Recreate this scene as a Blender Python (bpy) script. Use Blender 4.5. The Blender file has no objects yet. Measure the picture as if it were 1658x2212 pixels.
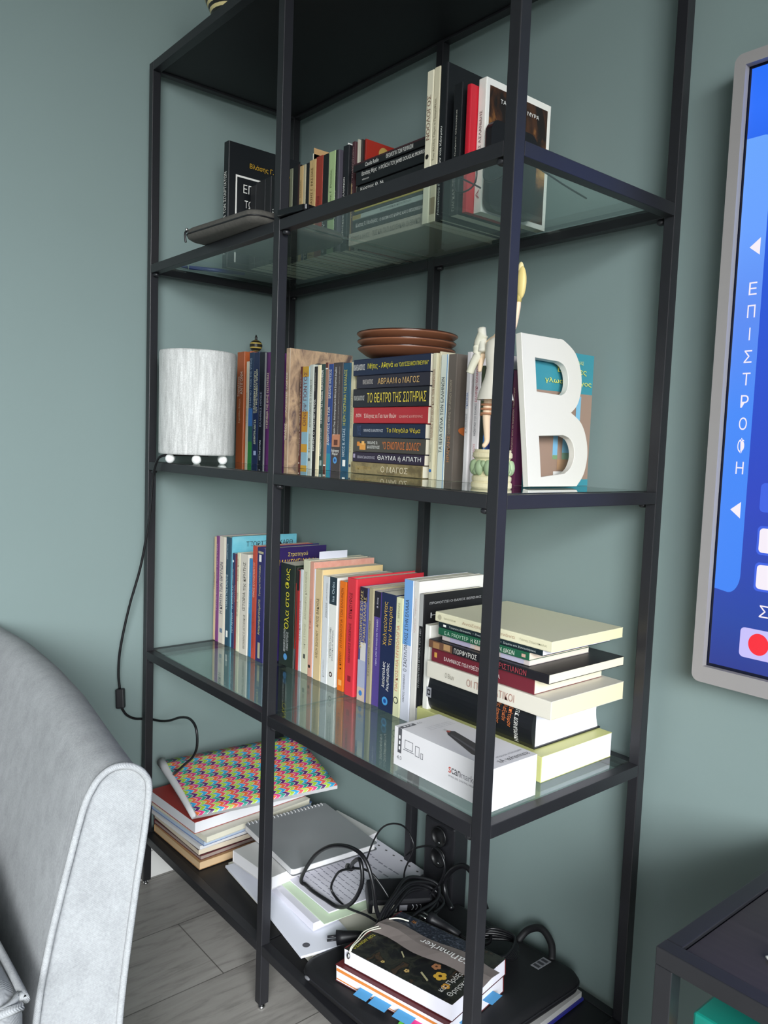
# -*- coding: utf-8 -*-
import bpy, math, random
from mathutils import Vector, Matrix
R = math.radians
random.seed(4)
SC = bpy.context.scene
COL = SC.collection

# ------------------------------------------------------------------ camera, world, lights, exposure
CAM_LOC = (1.6283, -0.7034, 0.9945)
YAW, PITCH, ROLL, FPX = -0.8700, -0.0851, 0.0368, 1721.2
fwd = Vector((math.sin(YAW)*math.cos(PITCH), math.cos(YAW)*math.cos(PITCH), math.sin(PITCH)))
rgt0 = Vector((math.cos(YAW), -math.sin(YAW), 0))
up0 = rgt0.cross(fwd)
rgt = math.cos(ROLL)*rgt0 + math.sin(ROLL)*up0
upv = -math.sin(ROLL)*rgt0 + math.cos(ROLL)*up0
cam = bpy.data.cameras.new('camera')
cam.sensor_fit = 'VERTICAL'; cam.sensor_height = 36.0; cam.sensor_width = 27.0
cam.lens = FPX/2212*36.0
cam.clip_start = 0.02
co = bpy.data.objects.new('camera', cam); COL.objects.link(co)
co.matrix_world = Matrix(((rgt.x, upv.x, -fwd.x, CAM_LOC[0]), (rgt.y, upv.y, -fwd.y, CAM_LOC[1]), (rgt.z, upv.z, -fwd.z, CAM_LOC[2]), (0, 0, 0, 1)))
SC.camera = co
w = bpy.data.worlds.new('world'); SC.world = w; w.use_nodes = True
_bg = w.node_tree.nodes['Background']; _tc = w.node_tree.nodes.new('ShaderNodeTexCoord'); _sp = w.node_tree.nodes.new('ShaderNodeSeparateXYZ'); _rp = w.node_tree.nodes.new('ShaderNodeValToRGB')
w.node_tree.links.new(_tc.outputs['Generated'], _sp.inputs[0]); w.node_tree.links.new(_sp.outputs[2], _rp.inputs[0]); w.node_tree.links.new(_rp.outputs[0], _bg.inputs[0])
_rp.color_ramp.elements[0].position = 0.0; _rp.color_ramp.elements[0].color = (.16, .18, .15, 1); _rp.color_ramp.elements[1].position = .02; _rp.color_ramp.elements[1].color = (.36, .43, .42, 1)
_e = _rp.color_ramp.elements.new(.45); _e.color = (1.25, 1.36, 1.46, 1)
_bg.inputs[1].default_value = 4.6        # overcast sky seen through the room's window
def area(name, loc, target, sx, sy, power, color):
    l = bpy.data.lights.new(name, 'AREA'); l.shape = 'RECTANGLE'; l.size = sx; l.size_y = sy; l.energy = power; l.color = color
    o = bpy.data.objects.new(name, l); COL.objects.link(o); o.location = loc
    o.rotation_euler = (Vector(target)-Vector(loc)).to_track_quat('-Z', 'Y').to_euler()
    return o
win = area('window_portal', (3.80, -1.8, 1.15), (0, -1.8, 1.15), 2.7, 2.2, 1, (1, 1, 1)); win.data.cycles.is_portal = True
day = area('window_daylight', (3.66, -2.05, 1.62), (.35, -.10, -.12), 2.2, 1.3, 50, (.95, .98, 1.0)); day.data.spread = R(72)
SC.view_settings.view_transform = 'Standard'; SC.view_settings.look = 'None'
SC.view_settings.gamma = 1.0; SC.view_settings.use_curve_mapping = False
SC.view_settings.exposure = 0.0

# ------------------------------------------------------------------ materials
def lin(h):
    c = [int(h[i:i+2], 16)/255 for i in (0, 2, 4)]
    return tuple(x/12.92 if x <= .04045 else ((x+.055)/1.055)**2.4 for x in c)+(1,)
MC = {}
def mat(h, rough=.5, metal=0, key=None, emit=0):
    k = (h, rough, metal, emit)
    if k in MC: return MC[k]
    m = bpy.data.materials.new(key or ('paint_'+h)); m.use_nodes = True
    b = m.node_tree.nodes['Principled BSDF']
    b.inputs['Base Color'].default_value = lin(h); b.inputs['Roughness'].default_value = rough; b.inputs['Metallic'].default_value = metal
    if emit:
        b.inputs['Emission Color'].default_value = lin(h); b.inputs['Emission Strength'].default_value = emit
        b.inputs['Base Color'].default_value = (0.01, 0.01, 0.012, 1)
    MC[k] = m
    return m
class NT:
    def __init__(s, name, rough=.5):
        s.m = bpy.data.materials.new(name); s.m.use_nodes = True; s.t = s.m.node_tree; s.b = s.t.nodes['Principled BSDF']; s.b.inputs['Roughness'].default_value = rough
    def n(s, typ, **k):
        x = s.t.nodes.new(typ)
        for a, v in k.items(): setattr(x, a, v)
        return x
    def l(s, a, b): s.t.links.new(a, b)
    def coord(s, out='Object', scale=(1, 1, 1), rot=(0, 0, 0)):
        c = s.n('ShaderNodeTexCoord'); mp = s.n('ShaderNodeMapping'); mp.inputs['Scale'].default_value = scale; mp.inputs['Rotation'].default_value = rot
        s.l(c.outputs[out], mp.inputs['Vector']); return mp.outputs[0]
    def noise(s, vec, scale, detail=4, rough=.6, dist=0):
        x = s.n('ShaderNodeTexNoise'); x.inputs['Scale'].default_value = scale; x.inputs['Detail'].default_value = detail; x.inputs['Roughness'].default_value = rough; x.inputs['Distortion'].default_value = dist
        s.l(vec, x.inputs['Vector']); return x.outputs[0]
    def ramp(s, fac, stops, const=False):
        r = s.n('ShaderNodeValToRGB'); cr = r.color_ramp
        if const: cr.interpolation = 'CONSTANT'
        while len(cr.elements) < len(stops): cr.elements.new(.5)
        for e, (p, c) in zip(cr.elements, stops): e.position = p; e.color = lin(c)
        s.l(fac, r.inputs[0]); return r.outputs[0]
    def math(s, op, a, b=None, c=None):
        x = s.n('ShaderNodeMath', operation=op)
        for i, v in enumerate((a, b, c)):
            if v is None: continue
            if isinstance(v, (int, float)): x.inputs[i].default_value = v
            else: s.l(v, x.inputs[i])
        return x.outputs[0]
    def base(s, c): s.l(c, s.b.inputs['Base Color']); return s
    def bump(s, h, strength=.2, dist=.001):
        x = s.n('ShaderNodeBump'); x.inputs['Strength'].default_value = strength; x.inputs['Distance'].default_value = dist
        s.l(h, x.inputs['Height']); s.l(x.outputs[0], s.b.inputs['Normal']); return s
def cloudy(name, stops, scale, sc=(1, 1, 1), rough=.4, detail=5, dist=0.0):
    t = NT(name, rough); return t.base(t.ramp(t.noise(t.coord(scale=sc), scale, detail, .6, dist), stops)).m
PM = {
 'PAINT': cloudy('painted_cover', [(0, '0c0a0a'), (.42, '1c1412'), (.52, '4a2c1a'), (.6, '8a5a2c'), (.68, 'c89a58'), (.78, '2a1a14')], 22, (1, 1, .7), dist=.6),
 'RELIEF': cloudy('stone_relief_cover', [(0, '3a3236'), (.36, '6a5a58'), (.46, 'a88c74'), (.56, 'c8a888'), (.66, '8c7466'), (.8, 'd8c0a0')], 26, (1, 1, .6), .25, dist=.9),
 'KHAKI': cloudy('khaki_mottled_cover', [(0, '4a4230'), (.4, '6c5e40'), (.55, '94845c'), (.7, '7a6c4c'), (1, 'b0a078')], 40),
 'SKYB': cloudy('sky_cover', [(0, '4a98ac'), (.45, '66b4c8'), (.6, '7cc4d4'), (1, 'a8d4d8')], 9, (1, 1, 1.6)),
 'PINK': cloudy('pink_marble_cover', [(0, 'b87868'), (.45, 'd89a88'), (.6, 'e0a896'), (1, 'eec4b4')], 30),
 'FLOWER': cloudy('dark_flower_cover', [(0, '0e0e12'), (.42, '1c1c1e'), (.52, '33342c'), (.58, '14181a'), (.66, '4a3a2a'), (.72, '22262a'), (1, '2a3a24')], 34, dist=.8),
 'STARS': cloudy('speckled_dark_cover', [(0, '16181e'), (.5, '262a34'), (.62, '4a505c'), (1, '8a90a0')], 260),
}
def M(c, rough=.42): return PM[c] if c in PM else mat(c, rough)

t = NT('wall_paint', .62); v = t.coord()
t.base(t.ramp(t.noise(v, 3.0, 3), [(0, '7c8d8b'), (1, '80918f')])); t.bump(t.noise(v, 260, 3), .08, .0006); WALL = t.m
CEIL = mat('a4a29c', .8, key='ceiling_white'); BASEW = mat('eceae6', .4, key='baseboard_white')
t = NT('grey_wood_laminate', .42); v = t.coord(rot=(0, 0, R(90)))
br = t.n('ShaderNodeTexBrick'); br.offset = .37; br.inputs['Scale'].default_value = 1.0; br.inputs['Brick Width'].default_value = 1.2; br.inputs['Row Height'].default_value = .19
br.inputs['Mortar Size'].default_value = .0012; br.inputs['Color1'].default_value = lin('b0ada8'); br.inputs['Color2'].default_value = lin('a09d98'); br.inputs['Mortar'].default_value = lin('706d69')
t.l(v, br.inputs['Vector'])
mx = t.n('ShaderNodeMix', data_type='RGBA', blend_type='MULTIPLY'); mx.inputs[0].default_value = .8
t.l(br.outputs[0], mx.inputs[6]); t.l(t.ramp(t.noise(t.coord(scale=(9, 1.4, 1)), 6, 6, .65, .6), [(.25, '9c9a98'), (.5, 'e4e2e0'), (.75, 'f4f4f2')]), mx.inputs[7])
t.base(mx.outputs[2]); FLOOR = t.m
t = NT('black_powder_coat', .42); v = t.coord(); t.base(t.ramp(t.noise(v, 30, 2), [(0, '1d1d20'), (1, '222226')])); t.bump(t.noise(v, 900, 2), .06, .0003); BLACK = t.m
t = NT('black_fibre_panel', .55); t.base(t.ramp(t.noise(t.coord(), 40, 3), [(0, '101013'), (1, '16161a')])); PANEL = t.m
t = NT('black_brown_ash', .38); t.base(t.ramp(t.noise(t.coord(scale=(2, 30, 30)), 5, 6), [(0, '231f20'), (.5, '2c2728'), (1, '393334')])); ASH = t.m
# clear float glass: Fresnel mix of see-through and mirror
gm = bpy.data.materials.new('clear_glass'); gm.use_nodes = True; g = gm.node_tree; g.nodes.clear()
go = g.nodes.new('ShaderNodeOutputMaterial'); gx = g.nodes.new('ShaderNodeMixShader'); gt = g.nodes.new('ShaderNodeBsdfTransparent'); gg = g.nodes.new('ShaderNodeBsdfGlossy')
gt.inputs[0].default_value = (.90, .955, .935, 1); gg.inputs['Roughness'].default_value = .012; gg.inputs[0].default_value = (.95, .97, .96, 1)
gi = g.nodes.new('ShaderNodeNewGeometry'); gd = g.nodes.new('ShaderNodeVectorMath'); gd.operation = 'DOT_PRODUCT'
g.links.new(gi.outputs['Incoming'], gd.inputs[0]); g.links.new(gi.outputs['Normal'], gd.inputs[1])
def _gm(op, a, b):
    x = g.nodes.new('ShaderNodeMath'); x.operation = op
    for i, v in enumerate((a, b)):
        if v is None: continue
        if isinstance(v, (int, float)): x.inputs[i].default_value = v
        else: g.links.new(v, x.inputs[i])
    return x.outputs[0]
gf = _gm('ADD', _gm('MULTIPLY', _gm('POWER', _gm('SUBTRACT', 1.0, _gm('ABSOLUTE', gd.outputs['Value'], None)), 5.0), .94), .06)   # Schlick reflectance of glass
g.links.new(gf, gx.inputs[0]); g.links.new(gt.outputs[0], gx.inputs[1]); g.links.new(gg.outputs[0], gx.inputs[2]); g.links.new(gx.outputs[0], go.inputs[0]); GLASS = gm
t = NT('light_grey_fabric', .85); v = t.coord(); wv = t.n('ShaderNodeTexWave', wave_type='BANDS', bands_direction='DIAGONAL'); wv.inputs['Scale'].default_value = 260; wv.inputs['Distortion'].default_value = 1.2; t.l(v, wv.inputs['Vector'])
n1 = t.noise(t.coord(scale=(1, 1, 1)), 420, 2); n2 = t.noise(v, 38, 5)
t.base(t.ramp(t.math('ADD', t.math('MULTIPLY', n1, .5), t.math('MULTIPLY', n2, .5)), [(.3, '8e9092'), (.5, '9ea0a2'), (.7, 'acaeb0')])); t.bump(wv.outputs[0], .35, .0008); FABRIC = t.m
t = NT('grey_felt', .9); t.base(t.ramp(t.noise(t.coord(), 180, 4), [(0, '3c3a37'), (1, '5e5b55')])); FELT = t.m
t = NT('white_string_shade', .6); v = t.coord(scale=(55, 55, 5)); nn = t.noise(v, 2.4, 7, .75, .4); n2 = t.noise(t.coord(), 420, 2)
t.base(t.ramp(t.math('ADD', t.math('MULTIPLY', nn, .72), t.math('MULTIPLY', n2, .28)), [(.36, 'acacaa'), (.5, 'c8c8c6'), (.62, 'e0e0de')])); t.bump(nn, .5, .002); SHADE = t.m
RUBBER = mat('121215', .35, key='black_cable_rubber'); PLAST = mat('17171b', .45, key='black_plastic'); STEEL = mat('c8c8c8', .25, 1, key='bright_steel')
PAGEW = mat('d4d3d4', .7, key='white_paper')

# ------------------------------------------------------------------ mesh builder
class MB:
    def __init__(s): s.v = []; s.f = []; s.mi = []; s.ms = []
    def m(s, mt):
        if mt not in s.ms: s.ms.append(mt)
        return s.ms.index(mt)
    def add(s, vs, fs, mt):
        b = len(s.v); i = s.m(mt); s.v += [tuple(p) for p in vs]
        for f in fs: s.f.append(tuple(b+k for k in f)); s.mi.append(i)
    def box(s, a, b, mt):
        (x0, y0, z0), (x1, y1, z1) = a, b
        s.add([(x0, y0, z0), (x1, y0, z0), (x1, y1, z0), (x0, y1, z0), (x0, y0, z1), (x1, y0, z1), (x1, y1, z1), (x0, y1, z1)],
              [(3, 2, 1, 0), (4, 5, 6, 7), (0, 1, 5, 4), (1, 2, 6, 5), (2, 3, 7, 6), (3, 0, 4, 7)], mt)
    def prism(s, poly, z0, z1, mt, top=None):
        n = len(poly); h = lambda z, p: z(p) if callable(z) else z
        s.add([(p[0], p[1], h(z0, p)) for p in poly]+[(p[0], p[1], h(z1, p)) for p in poly], [tuple(range(n-1, -1, -1))]+[(i, (i+1) % n, n+(i+1) % n, n+i) for i in range(n)], mt)
        s.add([(p[0], p[1], h(z1, p)) for p in poly], [tuple(range(n))], top or mt)
    def quad(s, a, b, c, d, mt): s.add([a, b, c, d], [(0, 1, 2, 3)], mt)
    def tube(s, pts, r, mt, seg=8, closed=False, r1=None):
        pts = [Vector(p) for p in pts]; n = len(pts); ring = []; up = Vector((.13, .21, .97)).normalized()
        for i, p in enumerate(pts):
            d = (pts[(i+1) % n]-pts[i-1]) if closed else (pts[min(i+1, n-1)]-pts[max(i-1, 0)])
            d.normalize(); a = d.cross(up)
            if a.length < 1e-3: a = d.cross(Vector((1, 0, 0)))
            a.normalize(); b = d.cross(a); up = -b if False else up
            rr = r if r1 is None else r+(r1-r)*i/(n-1)
            ring.append([p+rr*(math.cos(2*math.pi*k/seg)*a+math.sin(2*math.pi*k/seg)*b) for k in range(seg)])
        fs = []
        for i in range(n if closed else n-1):
            j = (i+1) % n
            for k in range(seg): fs.append((i*seg+k, i*seg+(k+1) % seg, j*seg+(k+1) % seg, j*seg+k))
        if not closed: fs += [tuple(range(seg-1, -1, -1)), tuple((n-1)*seg+k for k in range(seg))]
        s.add([q for rg in ring for q in rg], fs, mt)
    def lathe(s, prof, c, mt, seg=32, cap=True):
        n = len(prof); vs = [(c[0]+r*math.cos(2*math.pi*k/seg), c[1]+r*math.sin(2*math.pi*k/seg), c[2]+z) for r, z in prof for k in range(seg)]
        fs = [(i*seg+k, i*seg+(k+1) % seg, (i+1)*seg+(k+1) % seg, (i+1)*seg+k) for i in range(n-1) for k in range(seg)]
        if cap: fs += [tuple(range(seg-1, -1, -1)), tuple((n-1)*seg+k for k in range(seg))]
        s.add(vs, fs, mt)
    def ell(s, c, r, mt, seg=16, rings=10):
        prof = [(max(1e-5, math.sin(math.pi*i/rings)), -math.cos(math.pi*i/rings)) for i in range(rings+1)]
        b = len(s.v); s.lathe(prof, (0, 0, 0), mt, seg, False)
        s.v[b:] = [(c[0]+x*r[0], c[1]+y*r[1], c[2]+z*r[2]) for x, y, z in s.v[b:]]
    def build(s, name, parent=None, smooth=False, bevel=0, xf=None):
        me = bpy.data.meshes.new(name); me.from_pydata(s.v, [], s.f)
        for mt in s.ms: me.materials.append(mt)
        me.polygons.foreach_set('material_index', s.mi)
        if smooth: me.polygons.foreach_set('use_smooth', [True]*len(me.polygons))
        me.update()
        o = bpy.data.objects.new(name, me); COL.objects.link(o)
        if parent: o.parent = parent
        if bevel:
            b = o.modifiers.new('bevel', 'BEVEL'); b.width = bevel; b.segments = 2; b.limit_method = 'ANGLE'; b.angle_limit = R(40)
        return o
def spline(pts, k=6, closed=False):
    P = [Vector(p) for p in pts]; n = len(P); out = []
    for i in range(n if closed else n-1):
        a, b, c, d = (P[(i-1) % n], P[i], P[(i+1) % n], P[(i+2) % n]) if closed else (P[max(i-1, 0)], P[i], P[i+1], P[min(i+2, n-1)])
        for j in range(k):
            u = j/k; out.append(.5*((2*b)+(c-a)*u+(2*a-5*b+4*c-d)*u*u+(3*b-a-3*c+d)*u**3))
    if not closed: out.append(P[-1])
    return out
def empty(name, loc, label, cat, group=None, rot=(0, 0, 0)):
    o = bpy.data.objects.new(name, None); COL.objects.link(o); o.location = loc; o.rotation_euler = rot; o.empty_display_size = .05
    return tag(o, label, cat, group)
def tag(o, label, cat, group=None):
    o['label'] = label; o['category'] = cat
    if group: o['group'] = group
    return o
def struct(o): o['kind'] = 'structure'; return o
GC = {}
def glyphs(s):
    if s not in GC:
        c = bpy.data.curves.new('lettering', 'FONT'); c.body = s; c.resolution_u = 2; o = bpy.data.objects.new('lettering', c); me = o.to_mesh()
        vs = [(a.co.x, a.co.y) for a in me.vertices]; fs = [tuple(p.vertices) for p in me.polygons]; o.to_mesh_clear()
        bpy.data.objects.remove(o); bpy.data.curves.remove(c)
        if vs:
            x0, x1 = min(a[0] for a in vs), max(a[0] for a in vs); y0, y1 = min(a[1] for a in vs), max(a[1] for a in vs)
            vs = [((a[0]-x0)/max(x1-x0, 1e-6), (a[1]-y0)/max(y1-y0, 1e-6)) for a in vs]
        GC[s] = (vs, fs)
    return GC[s]
def text(mb, s, fn, col, rough=.5):
    vs, fs = glyphs(s)
    if vs: mb.add([fn(a, b) for a, b in vs], fs, col if not isinstance(col, str) else mat(col, rough))

# ------------------------------------------------------------------ room
XL, YB, XR, YF, H = -.02, .378, 3.7, -3.6, 2.55
def slab(name, a, b, mt):
    m = MB(); m.box(a, b, mt); return struct(m.build(name))
slab('floor', (XL-.1, YF-.1, -.08), (XR+.1, YB+.1, 0), FLOOR)
slab('ceiling', (XL-.1, YF-.1, H), (XR+.1, YB+.1, H+.08), CEIL)
slab('wall_left', (XL-.1, YF-.1, 0), (XL, YB+.1, H), WALL)
slab('wall_back', (XL, YB, 0), (XR, YB+.1, H), WALL)
slab('wall_front', (XL, YF-.1, 0), (XR, YF, H), CEIL)
W0, W1, Z0, Z1 = -3.15, -.45, .05, 2.3
m = MB()
for a, b in (((XR, YF-.1, 0), (XR+.12, W0, H)), ((XR, W1, 0), (XR+.12, YB+.1, H)), ((XR, W0, 0), (XR+.12, W1, Z0)), ((XR, W0, Z1), (XR+.12, W1, H))): m.box(a, b, CEIL)
struct(m.build('wall_right'))
m = MB()
for a, b in (((XR-.01, W0, Z0), (XR+.05, W0+.06, Z1)), ((XR-.01, W1-.06, Z0), (XR+.05, W1, Z1)), ((XR-.01, W0+.06, Z0), (XR+.05, W1-.06, Z0+.06)), ((XR-.01, W0+.06, Z1-.06), (XR+.05, W1-.06, Z1)), ((XR, -1.825, Z0+.06), (XR+.04, -1.775, Z1-.06))): m.box(a, b, BASEW)
struct(m.build('window_1', bevel=.004))
def baseboard(name, a, b, c, d):
    m = MB(); m.box(a, b, BASEW); m.box(c, d, BASEW); return struct(m.build(name, bevel=.002))
baseboard('baseboard_left', (XL, YF, 0), (-.006, YB, .062), (XL, YF, .062), (-.011, YB, .085))
baseboard('baseboard_back', (-.006, .364, 0), (XR, YB, .062), (-.011, .369, .062), (XR, YB, .085))

# ------------------------------------------------------------------ bookshelf
WX, WY, WH, D = .0170, .0177, .0174, .3592
Z1L, Z2L, Z3L, ZBL, ZT = 1.3467, .9392, .5307, .1215, 1.75
shelf = empty('bookshelf', (.5, .18, 0), 'tall black metal open bookshelf with glass shelves standing in the room corner', 'bookshelf')
shelf_off = Vector((.5, .18, 0))
def part(mb, name, parent=shelf, off=shelf_off, **k):
    o = mb.build(name, parent, **k)
    for v in o.data.vertices: v.co -= off
    return o
posts = [(0, WX), (.5-WX/2, .5+WX/2), (1-WX, 1)]
for x0, x1 in posts:
    for y0, y1 in ((0, WY), (D-WY, D)):
        m = MB(); m.box((x0, y0, .0106), (x1, y1, ZT), BLACK); part(m, 'upright_post', bevel=.0012)
        m = MB(); cx, cy = (x0+x1)/2, (y0+y1)/2; m.lathe([(.003, .0045), (.003, .0125)], (cx, cy, 0), STEEL, 12); m.lathe([(.0055, 0), (.0062, .0015), (.0055, .0045), (.003, .005)], (cx, cy, 0), STEEL, 14); part(m, 'foot_screw', smooth=True)
for z in (ZT, Z1L, Z2L, Z3L, ZBL):
    for (a, b) in ((WX, .5-WX/2), (.5+WX/2, 1-WX)):
        for y0, y1 in ((0.0003, WY-.0003), (D-WY+.0003, D-.0003)):
            m = MB(); m.box((a+.0004, y0, z-WH), (b-.0004, y1, z), BLACK); part(m, 'crossbar', bevel=.0008)
    for x0, x1 in (posts[0], posts[2]):
        m = MB(); m.box((x0+.0003, WY, z-WH), (x1-.0003, D-WY, z), BLACK); part(m, 'side_bar', bevel=.0008)
for (a, b) in ((WX, .5-.0015), (.5+.0015, 1-WX)):
    for z in (Z1L, Z2L, Z3L):
        m = MB(); m.box((a+.0008, WY+.0008, z-.0050), (b-.0008, D-WY-.0008, z+.0009), GLASS); part(m, 'glass_shelf', bevel=.0006)
    for z, nm in ((ZBL, 'bottom_panel'),):
        m = MB(); m.box((a+.0006, WY+.0004, z-.013), (b-.0006, D-WY-.0004, z-.0012), PANEL); part(m, nm)
m = MB(); m.box((WX+.0006, WY+.0004, ZT-.013), (1-WX-.0006, D-WY-.0004, ZT-.0012), PANEL); part(m, 'top_panel')
def knob(c, ax):
    m = MB(); x, y, z = c
    m.lathe([(.0045, 0), (.0062, .0015), (.0062, .0052), (.0035, .007)], (0, 0, 0), BLACK, 14)
    if ax == 'y': m.v = [(p[0], -p[2], p[1]) for p in m.v]
    if ax == '-z': m.v = [(p[0], p[1], -p[2]) for p in m.v]
    m.v = [(p[0]+x, p[1]+y, p[2]+z) for p in m.v]; part(m, 'bolt_cap', smooth=True)
for z in (Z1L, Z2L, Z3L):
    for x in (.974, .517, .026): knob((x, .009, z-WH), '-z'); knob((x, D-.009, z-WH), '-z')

# ------------------------------------------------------------------ books
EPS = .00022
def book(o):
    t, h, d, c = o['t'], o['h'], o['d'], o['c']; hard = o.get('hard', 0); bulge = o.get('bulge', 0)
    if o.get('flat'): loc = (o['x'], o['y'], o['z0']+t); rot = (0, R(90), R(o.get('yaw', 0)))
    else: loc = (o['x'], o['y'], {1: Z1L, 2: Z2L, 3: Z3L}[o['z']]+.0012); rot = (0, 0, 0)
    root = empty('book', loc, o['l'], 'book', o['g'], rot)
    cm = M(c); m = MB(); k = .0020 if hard else .0007; k = min(k, t*.22); r = min(.0024 if hard else .0014, t*.25)
    outer = [(0, d), (0, r)]+([(t*i/8, -bulge*math.sin(math.pi*i/8)) for i in range(1, 8)] if bulge else [(r*.3, r*.3), (r, 0), (t-r, 0), (t-r*.3, r*.3)])+[(t, r), (t, d)]
    inner = [(t-k, d), (t-k, k+.0012), (k, k+.0012), (k, d)]
    m.prism(outer+inner, 0, h, cm)
    if o.get('sp'): m.quad((r, -EPS*.6, .0005), (t-r, -EPS*.6, .0005), (t-r, -EPS*.6, h-.0005), (r, -EPS*.6, h-.0005), M(o['sp']))
    yb = -bulge
    for i, b in enumerate(o.get('bd', ())):
        z0, z1, cc = b[0]*h, b[1]*h, b[2]; a, e = (b[3], b[4]) if len(b) > 3 else (0, 1)
        x0, x1 = max(a*t, r*.6), min(e*t, t-r*.6); y = -EPS*(1+.4*i)+yb
        m.quad((x0, y, z0), (x1, y, z0), (x1, y, z1), (x0, y, z1), M(cc))
        if e == 1 and a == 0 and not bulge: m.quad((t+EPS*.3, r, z0), (t+EPS*.3, d, z0), (t+EPS*.3, d, z1), (t+EPS*.3, r, z1), M(cc)) if o.get('wrap') else None
    for i, (zf, df, cc) in enumerate(o.get('dot', ())):
        rr = df*t/2; y = -EPS*(4+i)+yb
        m.add([(t*.5+rr*math.cos(a*math.pi/10), y, zf*h+rr*math.sin(a*math.pi/10)) for a in range(20)], [tuple(range(20))], M(cc))
    for q in o['tx']:
        s, a, b, wd, cc = q[:5]; xc = (q[5] if len(q) > 5 else .5)*t; hh = wd*t; y = yb-EPS*5
        if not s or not wd: continue
        if len(q) > 6: text(m, s, lambda gx, gy: (xc-hh/2+gy*hh, y, h*(b-(b-a)*gx)), cc)
        else: text(m, s, lambda gx, gy: (xc+hh/2-gy*hh, y, h*(a+(b-a)*gx)), cc)
    for s, zf, wd, hm, cc in o.get('htx', ()):
        text(m, s, lambda gx, gy: (t*(.5-wd/2+wd*gx), -EPS*5, h*zf+hm*t/.03*(gy-.5)*.3), cc)
    for s, zf, a, e, hf, cc in o.get('vtx', ()):
        text(m, s, lambda gx, gy: (t*(a+(e-a)*gx), -EPS*5-bulge*math.sin(math.pi*(a+(e-a)*gx)), h*(zf+hf*1.6*gy)), cc)
    for i, b in enumerate(o.get('cp', ())):
        y0, y1, z0, z1, cc = b[:5]; x = t+EPS*(1+.5*i); r0 = r if y0 == 0 else y0*d
        if len(b) > 5:
            cy, cz, ry, rz = (y0+y1)/2*d, (z0+z1)/2*h, (y1-y0)/2*d, (z1-z0)/2*h
            m.add([(x, cy+ry*math.cos(a*math.pi/12), cz+rz*math.sin(a*math.pi/12)) for a in range(24)], [tuple(range(24))], M(cc, .35))
        else: m.quad((x, r0, z0*h), (x, y1*d, z0*h), (x, y1*d, z1*h), (x, r0, z1*h), M(cc, .35))
    for s, y0, y1, zc, hf, cc in o.get('ct', ()):
        text(m, s, lambda gx, gy: (t+EPS*9, d*(y0+(y1-y0)*gx), h*(zc+hf*(gy-.5))), cc)
    m.build('cover', root)
    p = MB(); i = .0028 if hard else .0004
    if o.get('concave'):
        n = 8; poly = [(k+.0001, k+.0014), (t-k-.0001, k+.0014)]+[(t-k-.0001-(t-2*k-.0002)*j/n, d-i-.006*math.sin(math.pi*j/n)) for j in range(n+1)]
        p.prism(poly, i, h-i, mat(o['p'], .75))
    else: p.box((k+.0001, k+.0014, i), (t-k-.0001, d-i*.8, h-i), mat(o['p'], .75))
    p.build('pages', root)
    for nm, y0, y1, z0, z1, cc in o.get('bm', ()):
        q = MB(); q.box((t*.5-.0002, y0, h*.9 if not hard else h*.9), (t*.5+.0002, y1, z1), mat(cc, .6)); q.build(nm, root)
    return root

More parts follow.
